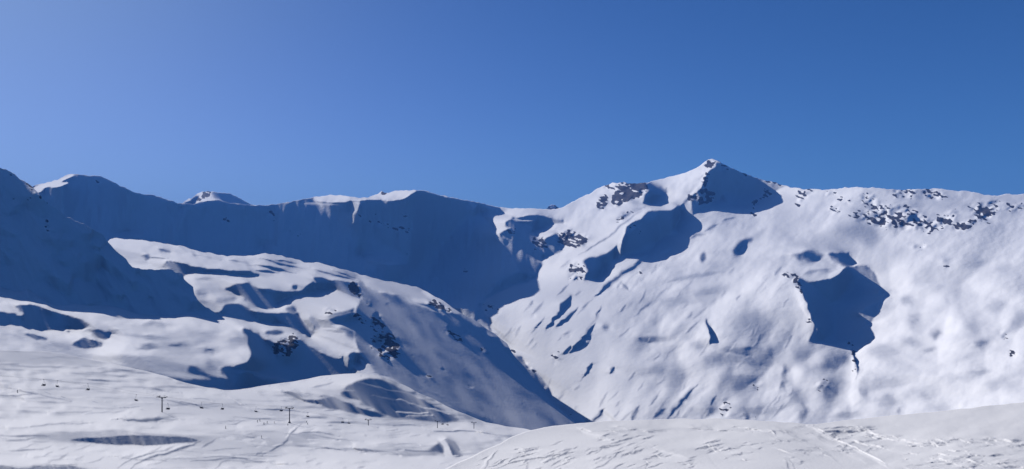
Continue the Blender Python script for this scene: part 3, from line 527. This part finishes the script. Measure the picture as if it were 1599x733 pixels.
# ---------------------------------------------------------------- lay the landforms out in metres
CAMZ = 0.0
def layer(name, rho, rock, crest_y, bot_y, xa, xb, dx, rows, mat, drop=.32, skirt=(1.004, 1.015, 1.04, 1.09, 1.18, 1.35), apron=False):
    xs = np.arange(xa, xb, dx); cy = np.interp(xs, np.arange(X0, X1), crest_y); by = np.interp(xs, np.arange(X0, X1), bot_y)
    by = np.maximum(by, cy + 2)
    t = np.linspace(0, 1, rows)[:, None]
    Yp = by[None] * (1 - t) + cy[None] * t; Xp = np.broadcast_to(xs[None], Yp.shape)
    d = np.exp(sample(rho, Xp, Yp)); rk = sample(rock, Xp, Yp)
    # keep the profile a hillside: distance never shrinks going up
    d = np.maximum.accumulate(d, axis=0)
    U = (Xp - CX) / F; V = (HY - Yp) / F
    co = [np.stack([U * d, d, V * d + CAMZ], -1)]; rks = [rk]
    dc, zc, uc = d[-1], V[-1] * d[-1], U[-1]
    for s in skirt:
        k = (s - 1); z = zc - dc * k * drop * min(1, .35 + k * 12)
        co.append(np.stack([uc * dc * s, dc * s, z + CAMZ], -1)[None]); rks.append(rk[-1:] * 0)
    co = np.concatenate(co, 0); rks = np.concatenate(rks, 0)
    if apron:       # carry the surface back to below the camera
        d0, z0, u0 = d[0], V[0] * d[0], U[0]
        ap = []
        for g in np.linspace(0, 1, 40)[:-1]:
            dd = 1.5 + (d0 - 1.5) * g ** 1.5; zz = -1.75 + (z0 + 1.75) * (dd - 1.5) / (d0 - 1.5) - 0.02 * (dd - 1.5) * (1 - g)
            ap.append(np.stack([u0 * dd, dd, zz + CAMZ], -1))
        co = np.concatenate([np.array(ap), co], 0); rks = np.concatenate([np.zeros((39, len(xs))), rks], 0)
    o = grid_mesh(name, co, mat, rks); o['kind'] = 'structure'
    return o

back_front = np.minimum(np.minimum(np.minimum(MID_CREST, PISTE_CREST), KNOLL_CREST), np.where(np.arange(X0, X1) < 350, SHOULDER_CREST, 999))
back_rho, back_rock = make_relief(BACK_CTRL, draft_back, 240, 740, BACK_CREST, back_front, 130., tag='back', qmin=1.2, pmin=-2., gully=.75)
mid_rho, mid_rock = make_relief(MID_CTRL, draft_mid, 250, 700, MID_CREST, np.minimum(PISTE_CREST, KNOLL_CREST), 380., tag='mid', soft=2.5, qmin=1.5, pmin=-1.2, selfcast=False, gully=.12, gdir=.75)
piste_rho, piste_rock = make_relief(PISTE_CTRL, draft_piste, 530, 790, PISTE_CREST, np.minimum(KNOLL_CREST, 770), 160., tag='piste', soft=3., tmax=.53, qmin=3., pmin=-1.5, selfcast=False)
knoll_rho, knoll_rock = make_relief(KNOLL_CTRL, draft_knoll, 600, 790, KNOLL_CREST, np.full(W, 790.), 120., tag='knoll', tmax=.60, qmin=4., pmin=-5., selfcast=False)
def draft_shoulder():
    c = Canvas(0.06); R = c.R
    c.b += .03 * fnoise((H, W), 34, 6, 0.8, 27) + .025 * fnoise((H, W), 7, 2.5, 0.8, 28)
    R([(40,283),(52,292),(66,306),(80,322),(72,320),(56,304),(42,292)],.55,1.5); R([(72,340),(80,350),(86,358),(76,356)],.6); R([(18,303),(26,308),(22,310)],.5); R([(0,262),(20,270),(40,284),(20,276)],.4,1.2); R([(40,300),(50,310),(44,312)],.3); R([(350,468),(358,470),(352,474)],.4,1); R([(612,560),(620,566),(612,566)],.5)
    return c
sh_x = np.array([-200, -120, -60, 0, 50, 95, 130, 170, 222, 270, 310, 345]); ft = np.interp(sh_x, np.arange(X0, X1), SHOULDER_FOOT); tp = np.interp(sh_x, np.arange(X0, X1), SHOULDER_CREST)
d_ft = np.exp(sample(mid_rho, sh_x.astype(float), ft + 1.5)); d_ft = np.convolve(np.pad(d_ft, 1, mode='edge'), [.25, .5, .25], 'valid')
SHOULDER_CTRL = [(x_, y_, d_) for x_, y_, d_ in zip(sh_x, ft, d_ft)] + [(x_, y_ + 30, d_ * math.exp(-.03)) for x_, y_, d_ in zip(sh_x, ft, d_ft)] + [(x_, .5 * (t_ + y_), d_ * math.exp(1.05 * .5 * (y_ - t_) / F)) for x_, y_, t_, d_ in zip(sh_x, ft, tp, d_ft) if y_ - t_ > 30] + [(x_, t_, d_ * math.exp(1.05 * (y_ - t_) / F)) for x_, y_, t_, d_ in zip(sh_x, ft, tp, d_ft) if y_ - t_ > 20]
shoulder_rho, shoulder_rock = make_relief(SHOULDER_CTRL, draft_shoulder, 240, 540, SHOULDER_CREST, SHOULDER_FOOT + 4, 120., tag='shoulder', selfcast=False, gully=.6, gdir=1.1)
far_rho, far_rock = make_relief(FAR_CTRL, draft_far, 290, 400, FAR_CREST, BACK_CREST, tag='far')

M_back = snow_mat('mountain snow and rock', 14, 1.1)
M_mid = snow_mat('hillside snow and rock', 8, .6, .97)
M_piste = snow_mat('groomed snow', 1.6, .12, .84)
M_knoll = snow_mat('wind packed snow', .22, .035, .76)

cols = np.arange(X0, X1)
back_bot = back_front + 95
layer('distant_summit', far_rho, far_rock, FAR_CREST, BACK_CREST + 25, 230, 930, 1, 60, M_back)
layer('mountain', back_rho, back_rock, BACK_CREST, back_bot, -200, 1799, 1.15, 400, M_back, drop=.45)
layer('snowy_shoulder', shoulder_rho, shoulder_rock, SHOULDER_CREST, np.maximum(SHOULDER_FOOT + 14, SHOULDER_CREST + 4), -200, 352, 1.1, 230, M_mid, drop=.6)
layer('snowy_hillside', mid_rho, mid_rock, MID_CREST, np.minimum(PISTE_CREST + 25, 740), -200, 925, 1.1, 320, M_mid)
layer('ski_slope', piste_rho, piste_rock, PISTE_CREST, np.minimum(775, KNOLL_CREST + 28), -200, 900, 1., 230, M_piste)
layer('snow_knoll', knoll_rho, knoll_rock, KNOLL_CREST, np.full(W, 790.), 640, 1799, 1., 170, M_knoll, drop=.31, skirt=(1.004, 1.015, 1.04, 1.09, 1.18, 1.35, 1.8, 3, 5, 8), apron=True)

def ground_sheet():
    r = np.r_[0.5, 2, 6, 20, 60, 150, 400, 1000, 2500, 5000, 9000]; a = np.linspace(0, 2 * np.pi, 97)
    R_, A = np.meshgrid(r, a, indexing='ij')
    co = np.stack([R_ * np.cos(A), R_ * np.sin(A), -3.5 - .42 * np.minimum(R_, 1800) - 0 * A], -1)
    o = grid_mesh('ground', co, M_mid, np.zeros(R_.shape)); o['kind'] = 'structure'
ground_sheet()

def air():
    bm = bmesh.new(); r = bmesh.ops.create_cube(bm, size=1)
    for v in r['verts']: v.co = (v.co.x * 19000, v.co.y * 19000, -772 if v.co.z < 0 else 640)
    me = bpy.data.meshes.new('haze'); bm.to_mesh(me); bm.free(); m = bpy.data.materials.new('mountain air'); m.use_nodes = True; nt = m.node_tree; nt.nodes.clear()
    o_ = nt.nodes.new('ShaderNodeOutputMaterial'); pv = nt.nodes.new('ShaderNodeVolumePrincipled'); pv.inputs['Color'].default_value = (.12, .34, 1.0, 1); pv.inputs['Density'].default_value = HAZE; pv.inputs['Anisotropy'].default_value = 0.0
    nt.links.new(pv.outputs['Volume'], o_.inputs['Volume']); me.materials.append(m); o = bpy.data.objects.new('haze', me); COL.objects.link(o); o['kind'] = 'stuff'
HAZE = 8e-5
air()
# ---------------------------------------------------------------- small mesh helpers
def new_obj(name, bm, mat, parent=None, smooth=False):
    me = bpy.data.meshes.new(name); bm.to_mesh(me); bm.free(); me.materials.append(mat)
    if smooth: me.polygons.foreach_set('use_smooth', [True] * len(me.polygons))
    o = bpy.data.objects.new(name, me); COL.objects.link(o)
    if parent: o.parent = parent
    return o
def add_box(bm, c, s, bev=0.0):
    r = bmesh.ops.create_cube(bm, size=1)
    for v in r['verts']: v.co = (c[0] + v.co.x * s[0], c[1] + v.co.y * s[1], c[2] + v.co.z * s[2])
    if bev: bmesh.ops.bevel(bm, geom=list({e for v in r['verts'] for e in v.link_edges}), offset=bev, segments=2, affect='EDGES')
def add_tube(bm, pts, r, n=8, r2=None):
    from mathutils import Vector
    P = [Vector(p) for p in pts]; rings = []
    for i, p in enumerate(P):
        t = (P[min(i + 1, len(P) - 1)] - P[max(i - 1, 0)]).normalized()
        a = t.cross(Vector((0, 0, 1)) if abs(t.z) < .9 else Vector((1, 0, 0))).normalized(); b = t.cross(a)
        rr = r if r2 is None else r + (r2 - r) * i / (len(P) - 1)
        rings.append([bm.verts.new(p + (a * math.cos(k * 2 * math.pi / n) + b * math.sin(k * 2 * math.pi / n)) * rr) for k in range(n)])
    for A, B in zip(rings, rings[1:]):
        for k in range(n): bm.faces.new((A[k], A[(k + 1) % n], B[(k + 1) % n], B[k]))
    bm.faces.new(rings[0][::-1]); bm.faces.new(rings[-1])
def empty(name, loc, rz=0, **props):
    o = bpy.data.objects.new(name, None); o.location = loc; o.rotation_euler = (0, 0, rz); COL.objects.link(o)
    for k, v in props.items(): o[k] = v
    return o
def copy_tree(o, parent=None):
    c = o.copy(); COL.objects.link(c)
    if parent: c.parent = parent
    for ch in [x for x in o.children]: copy_tree(ch, c)
    return c
def ground_at(px, py, rho=None):
    rho = piste_rho if rho is None else rho
    d = float(np.exp(sample(rho, np.array([float(px)]), np.array([float(py)]))[0]))
    return ((px - CX) / F * d, d, (HY - py) / F * d)
def at(px, py, d): return ((px - CX) / F * d, d, (HY - py) / F * d)

STEEL = plain('dark galvanised steel', (.02, .023, .03), .5, .3); DARK = plain('black seat cushion', (.02, .02, .024), .6)
RUBBER = plain('black rubber', (.015, .015, .016), .8); CABLE = plain('steel rope', (.05, .05, .055), .5, .5); GREY = plain('weathered steel', (.05, .055, .065), .5, .3)

# ---------------------------------------------------------------- chairlift
LINE = [(-80, 490), (90, 505), (253, 528), (452, 659), (575, 792), (683, 955), (740, 1005), (800, 1120)]
def line_d(px): return float(np.interp(px, [a for a, b in LINE], [b for a, b in LINE]))
HALF = 3.1
def make_pylon():
    root = empty('lift_pylon', (0, 0, 0), category='lift pylon')
    bm = bmesh.new(); add_tube(bm, [(0, 0, -1), (0, 0, 6), (0, 0, 11.6)], .42, 12, .27); new_obj('mast', bm, STEEL, root, True)
    bm = bmesh.new(); add_box(bm, (0, 0, 11.75), (2 * HALF + .3, .42, .40), .05); add_box(bm, (0, 0, 11.3), (1.6, .3, .5), .04); new_obj('crossarm', bm, STEEL, root)
    bm = bmesh.new(); add_box(bm, (0, 0, -.3), (1.7, 1.7, 1.1), .08); new_obj('concrete_footing', bm, GREY, root)
    for s in (-1, 1):
        bm = bmesh.new(); add_box(bm, (s * HALF, 0, 12.0), (.16, 3.4, .22), .03); add_box(bm, (s * HALF, 0, 12.12), (.12, 3.9, .1))
        sh = new_obj('sheave_beam', bm, STEEL, root)
        for k in range(4):
            bm = bmesh.new(); y = -1.35 + .9 * k; add_tube(bm, [(s * HALF - .1, y, 12.25), (s * HALF + .1, y, 12.25)], .25, 14); new_obj('sheave_wheel', bm, RUBBER, sh)
        bm = bmesh.new(); add_tube(bm, [(s * 1.9, 0, 11.9), (s * 1.9, 0, 13.2)], .07); add_tube(bm, [(s * 1.5, 0, 13.2), (s * 3.3, 0, 13.2)], .07); new_obj('lifting_frame', bm, STEEL, root)
    bm = bmesh.new()
    for s in (-1, 1): add_tube(bm, [(.5, s * .2, 0), (.42, s * .2, 11.4)], .03, 6)
    for k in range(36): add_tube(bm, [(.5 - .08 * k / 36, -.2, .3 + k * .31), (.5 - .08 * k / 36, .2, .3 + k * .31)], .02, 5)
    new_obj('ladder', bm, STEEL, root)
    bm = bmesh.new(); add_box(bm, (0, .35, 9.3), (1.5, .8, .08)); add_box(bm, (0, .7, 9.8), (1.5, .05, .06)); new_obj('work_platform', bm, STEEL, root)
    return root
# pylons: pixel column, row of the crossarm
PYL = [(-80, 582, 'off'), (253, 620.5, 0), (452, 637.5, 1), (575, 655.5, 2), (683, 657.8, 3), (740, 660, 4)]
pyl_labels = {0: 'tallest dark lift pylon on the left with a chair just right of it', 1: 'slim lift pylon standing beside the group of skiers, second from the left', 2: 'short lift pylon in the middle of the row, below the shaded hump',
              3: 'small lift pylon next to two chairs near the far end of the lift', 4: 'smallest and farthest lift pylon, rightmost of the row', 'off': 'lift pylon on the piste left of the tallest pylon'}
pyl0 = make_pylon(); pyl_pos = []
for i, (px, py, k) in enumerate(PYL):
    d = line_d(px); x, y, z = at(px, py, d)
    j = min(i + 1, len(PYL) - 1); a = at(PYL[j][0], PYL[j][1], line_d(PYL[j][0])); b = at(PYL[max(i - 1, 0)][0], PYL[max(i - 1, 0)][1], line_d(PYL[max(i - 1, 0)][0]))
    rz = math.atan2(a[1] - b[1], a[0] - b[0]) - math.pi / 2
    rz *= .45        # arms seen nearly square-on in the photo
    o = pyl0 if i == 0 else copy_tree(pyl0)
    o.location = (x, y, z - 12.0); o.rotation_euler = (0, 0, rz); o['label'] = pyl_labels[k]; o['group'] = 'chairlift pylons'
    pyl_pos.append((px, x, y, z + .5, rz))
def arm_end(i, s):
    px, x, y, z, rz = pyl_pos[i]; return (x + s * HALF * math.cos(rz), y + s * HALF * math.sin(rz), z)
def make_chair():
    root = empty('lift_chair', (0, 0, 0), category='lift chair')      # origin at the grip on the rope; seat faces -y
    bm = bmesh.new(); add_box(bm, (0, 0, 0), (.22, .5, .24), .04); new_obj('cable_grip', bm, STEEL, root)
    bm = bmesh.new(); add_tube(bm, [(0, 0, -.1), (0, .25, -.5), (0, .35, -1.6), (0, .3, -2.2)], .07); new_obj('hanger', bm, GREY, root, True)
    bm = bmesh.new()
    add_tube(bm, [(-1.25, -.45, -3.75), (-1.3, .25, -3.7), (-1.3, .38, -2.9), (-1.2, .3, -2.25), (1.2, .3, -2.25), (1.3, .38, -2.9), (1.3, .25, -3.7), (1.25, -.45, -3.75)], .05); new_obj('chair_frame', bm, GREY, root, True)
    bm = bmesh.new(); add_box(bm, (0, -.08, -3.7), (2.5, .6, .26), .05); new_obj('seat', bm, DARK, root)
    bm = bmesh.new(); add_box(bm, (0, .27, -3.25), (2.5, .16, .82), .05); new_obj('backrest', bm, DARK, root)
    bm = bmesh.new(); add_tube(bm, [(-1.2, .2, -3.1), (-1.2, -.6, -3.25), (1.2, -.6, -3.25), (1.2, .2, -3.1)], .03, 6); new_obj('safety_bar', bm, STEEL, root)
    bm = bmesh.new(); add_tube(bm, [(-.8, -.6, -3.25), (-.8, -.75, -4.1), (-.2, -.75, -4.1)], .025, 6); add_tube(bm, [(.8, -.6, -3.25), (.8, -.75, -4.1), (.2, -.75, -4.1)], .025, 6); new_obj('footrest', bm, STEEL, root)
    return root
NEAR = [(90, 594.5), (213, 616.5), (315, 629), (400, 635.5), (481, 644), (545, 655), (699, 659)]
FARC = [(68, 592.5), (137, 599.5), (262, 630), (347, 631), (439, 634.5), (535, 653.5), (691, 657.8)]
chair_labels = [['dark lift chair high on the left, leftmost of the dark chairs', 'dark lift chair just left of the tallest pylon', 'dark lift chair hanging right of the tallest pylon, midway to the next chair', 'dark lift chair low over the end of the dark track left of the skier group', 'dark lift chair just right of the slim pylon by the skiers', 'dark lift chair just left of the short middle pylon', 'dark lift chair right of the small far pylon, the farther right of two chairs'],
                ['faint lift chair at the far left edge of the line above the lone skier', 'pale lift chair between the two left chairs over the streaked slope', 'pale lift chair hanging directly below the right arm of the tallest pylon', 'pale lift chair over flat grey snow above the skier with the long shadow', 'pale lift chair just left of the slim pylon by the skiers', 'pale lift chair left of a dark chair before the short middle pylon', 'pale lift chair immediately right of the small far pylon']]
chair0 = make_chair(); first = True
for li, (lst, side) in enumerate(((NEAR, -1), (FARC, 1))):
    pts = [(pyl_pos[i][0] + side * HALF / pyl_pos[i][2] * F * .9,) + arm_end(i, side) for i in range(len(pyl_pos))]
    for k, (px, py) in enumerate(lst):
        d = line_d(px) + side * 1.5; x, y, z = at(px, py, d)
        o = chair0 if first else copy_tree(chair0); first = False
        j = random.uniform(-.1, .1); rz = (2.7 if li == 0 else -.35) + j
        o.location = (x, y, z); o.scale = (1.12, 1.12, 1.12); o.rotation_euler = (0, 0, rz); o['label'] = chair_labels[li][k]; o['group'] = 'chairs on the chairlift rope'
        if not (li == 1 and k == 2): pts.append((px, x, y, z))
    pts.sort(key=lambda p: p[0])
    bm = bmesh.new(); add_tube(bm, [p[1:] for p in pts], .03, 6); o = new_obj('lift_rope', bm, CABLE, None, True)
    o['label'] = ('steel haul rope carrying the dark chairs from pylon to pylon', 'steel haul rope carrying the pale chairs from pylon to pylon')[li]; o['category'] = 'rope'

# ---------------------------------------------------------------- skiers
def person_body(pose):
    v = pose['v']; e = pose['e']; rad = pose['r']
    me = bpy.data.meshes.new('person'); me.from_pydata(v, e, [])
    o = bpy.data.objects.new('tmp', me); COL.objects.link(o)
    md = o.modifiers.new('skin', 'SKIN'); md.use_smooth_shade = True
    for i, r in enumerate(rad): me.skin_vertices[0].data[i].radius = r if isinstance(r, tuple) else (r, r)
    me.skin_vertices[0].data[0].use_root = True
    o.modifiers.new('sub', 'SUBSURF').levels = 1
    dg = bpy.context.evaluated_depsgraph_get(); out = bpy.data.meshes.new_from_object(o.evaluated_get(dg)); bpy.data.objects.remove(o)
    return out
POSE = dict(v=[(0,0,.95),(0,-.03,1.15),(0,-.10,1.38),(0,-.12,1.50),(0,-.15,1.62),(0,-.16,1.74),
   (.11,0,.90),(.14,-.16,.52),(.13,-.02,.12),(.13,-.16,.07),(-.11,0,.90),(-.14,-.16,.52),(-.13,-.02,.12),(-.13,-.16,.07),
   (.19,-.10,1.41),(.32,-.14,1.17),(.30,-.36,1.08),(.29,-.42,1.08),(-.19,-.10,1.41),(-.32,-.14,1.17),(-.30,-.36,1.08),(-.29,-.42,1.08)],
  e=[(0,1),(1,2),(2,3),(3,4),(4,5),(0,6),(6,7),(7,8),(8,9),(0,10),(10,11),(11,12),(12,13),(2,14),(14,15),(15,16),(16,17),(2,18),(18,19),(19,20),(20,21)],
  r=[(.17,.13),(.16,.12),(.18,.13),.065,.10,.095,.11,.085,.065,.06,.11,.085,.065,.06,.08,.065,.05,.045,.08,.065,.05,.045])
body = person_body(POSE)
jackets = [('dark navy', (.02,.025,.05)), ('black', (.015,.015,.018)), ('dark red', (.12,.015,.02)), ('dark grey', (.05,.05,.055)), ('dark blue', (.015,.03,.09))]
jm = {n: plain(n + ' ski wear', c, .8, 0, .15, 3) for n, c in jackets}; SKI = plain('ski laminate', (.05, .05, .06), .35); HELM = plain('helmet shell', (.03, .03, .035), .3); SKIN = plain('face skin', (.45, .28, .2), .6); BOOT = plain('boot plastic', (.03, .03, .035), .4)
def make_skier(jname):
    me = body.copy(); me.materials.clear(); me.materials.append(jm[jname]); o = bpy.data.objects.new('person', me); COL.objects.link(o); o['category'] = 'person'
    for p in me.polygons: p.use_smooth = True
    bm = bmesh.new(); bmesh.ops.create_uvsphere(bm, u_segments=14, v_segments=10, radius=.145)
    for v in bm.verts: v.co = (v.co.x, v.co.y * 1.1 - .15, max(v.co.z, -.03) + 1.74)
    new_obj('helmet', bm, HELM, o, True)
    bm = bmesh.new(); add_box(bm, (0, -.27, 1.70), (.17, .06, .08), .02); new_obj('goggles', bm, RUBBER, o)
    bm = bmesh.new(); bmesh.ops.create_uvsphere(bm, u_segments=10, v_segments=8, radius=.085)
    for v in bm.verts: v.co = (v.co.x, v.co.y - .19, v.co.z + 1.63)
    new_obj('face', bm, SKIN, o, True)
    for s in (-1, 1):
        bm = bmesh.new(); add_tube(bm, [(s * .13, .03, .40), (s * .13, .0, .12)], .085, 10, .075); add_box(bm, (s * .13, -.08, .09), (.12, .32, .13), .03); new_obj('ski_boot', bm, BOOT, o)
        bm = bmesh.new(); add_box(bm, (s * .13, -.1, .015), (.09, 1.5, .02)); add_tube(bm, [(s * .13, -.84, .015), (s * .13, -.95, .05), (s * .13, -1.02, .12)], .03, 6); new_obj('ski', bm, SKI, o)
    return o
SK = [(27,613.5,'black',1.2,'lone skier in dark clothes far left on the streaked slope'),
      (352,670,'dark navy',2.2,'dark clothed skier alone at the left edge of the groomed piste'),
      (402,660,'black',.4,'skier at the left end of the waiting group'),
      (406,658.5,'dark grey',-.6,'second skier from the left in the waiting group, standing highest'),
      (412,663.5,'dark blue',.9,'short looking skier in front of the waiting group, below the others'),
      (417,661.5,'black',2.6,'tall dark skier in the middle of the waiting group'),
      (428.5,661.5,'dark red',-1.1,'skier at the right end of the waiting group, before the pylon'),
      (449.5,665,'black',.2,'skier standing just below the foot of the slim pylon'),
      (408,685,'dark navy',1.9,'skier gliding down the middle of the groomed piste, nearest of all'),
      (478.5,660.5,'dark grey',.6,'upper of two skiers right of the slim pylon'),
      (480.5,663.5,'black',-.4,'lower of two skiers right of the slim pylon')]
for px, py, j, rz, lab in SK:
    o = make_skier(j); g = ground_at(px, py); o.scale = (1.12, 1.12, 1.06); o.location = (g[0], g[1], g[2] - .02); o.rotation_euler = (0, 0, rz); o['label'] = lab; o['group'] = 'skiers on the piste'

# ---------------------------------------------------------------- light, sky, camera
w = bpy.data.worlds.new('World'); scene.world = w; w.use_nodes = True
nt = w.node_tree; N, Lk = nt.nodes, nt.links; bg = N['Background']
sky = N.new('ShaderNodeTexSky'); sky.sky_type = 'NISHITA'; sky.sun_disc = False; sky.sun_elevation = SUN_EL; sky.sun_rotation = -SUN_AZ
sky.altitude = 2400; sky.air_density = 1.15; sky.dust_density = .45; sky.ozone_density = 3.0
tn = N.new('ShaderNodeMix'); tn.data_type = 'RGBA'; tn.blend_type = 'MULTIPLY'; tn.inputs['Factor'].default_value = 1; tn.inputs['B'].default_value = (.27, .67, 1.17, 1)
Lk.new(sky.outputs['Color'], tn.inputs['A']); bg.inputs['Strength'].default_value = .059
# bright air round the sun
tcw = N.new('ShaderNodeTexCoord'); dp_ = N.new('ShaderNodeVectorMath'); dp_.operation = 'DOT_PRODUCT'; dp_.inputs[1].default_value = (LX, -LZ, LY)
Lk.new(tcw.outputs['Generated'], dp_.inputs[0])
mx0 = N.new('ShaderNodeMath'); mx0.operation = 'MAXIMUM'; mx0.inputs[1].default_value = 0; Lk.new(dp_.outputs['Value'], mx0.inputs[0])
pw = N.new('ShaderNodeMath'); pw.operation = 'POWER'; pw.inputs[1].default_value = 10; Lk.new(mx0.outputs[0], pw.inputs[0])
gl = N.new('ShaderNodeVectorMath'); gl.operation = 'SCALE'; gl.inputs[0].default_value = (.19 / .062, .20 / .062, .085 / .062); Lk.new(pw.outputs[0], gl.inputs['Scale'])
ad = N.new('ShaderNodeVectorMath'); ad.operation = 'ADD'; Lk.new(tn.outputs['Result'], ad.inputs[0]); Lk.new(gl.outputs['Vector'], ad.inputs[1]); 
# paler band low over the horizon, strongest towards the sun
sx_ = N.new('ShaderNodeSeparateXYZ'); Lk.new(tcw.outputs['Generated'], sx_.inputs[0])
hz = N.new('ShaderNodeMath'); hz.operation = 'MULTIPLY'; hz.inputs[1].default_value = -1 / .15; Lk.new(sx_.outputs['Z'], hz.inputs[0])
he = N.new('ShaderNodeMath'); he.operation = 'EXPONENT'; he.use_clamp = True; Lk.new(hz.outputs[0], he.inputs[0])
p3 = N.new('ShaderNodeMath'); p3.operation = 'POWER'; p3.inputs[1].default_value = 3; Lk.new(mx0.outputs[0], p3.inputs[0])
p3a = N.new('ShaderNodeMath'); p3a.operation = 'ADD'; p3a.inputs[1].default_value = .08; Lk.new(p3.outputs[0], p3a.inputs[0])
hm = N.new('ShaderNodeMath'); hm.operation = 'MULTIPLY'; Lk.new(he.outputs[0], hm.inputs[0]); Lk.new(p3a.outputs[0], hm.inputs[1])
hc = N.new('ShaderNodeVectorMath'); hc.operation = 'SCALE'; hc.inputs[0].default_value = (.34 / .062, .13 / .062, .04 / .062); Lk.new(hm.outputs[0], hc.inputs['Scale'])
ad2 = N.new('ShaderNodeVectorMath'); ad2.operation = 'ADD'; Lk.new(ad.outputs['Vector'], ad2.inputs[0]); Lk.new(hc.outputs['Vector'], ad2.inputs[1]); Lk.new(ad2.outputs['Vector'], bg.inputs['Color'])
sun = bpy.data.lights.new('sun', 'SUN'); sun.energy = 5.0; sun.angle = math.radians(.53); sun.color = (1, .96, .92)
so = bpy.data.objects.new('sun', sun); COL.objects.link(so)
from mathutils import Vector
so.rotation_euler = Vector((LX, -LZ, LY)).to_track_quat('Z', 'Y').to_euler()
cam = bpy.data.cameras.new('camera'); co = bpy.data.objects.new('camera', cam); COL.objects.link(co); scene.camera = co
co.location = (0, 0, CAMZ); co.rotation_euler = (math.pi / 2, 0, 0)
cam.sensor_fit = 'HORIZONTAL'; cam.sensor_width = 36; cam.lens = 36 * F / 1599; cam.shift_y = -(366.5 - HY) / 1599
cam.clip_start = .2; cam.clip_end = 100000
scene.view_settings.view_transform = 'Standard'; scene.view_settings.look = 'None'; scene.view_settings.gamma = 1; scene.view_settings.exposure = 0.13
scene.cycles.max_bounces = 8; scene.cycles.diffuse_bounces = 0; scene.cycles.use_denoising = True
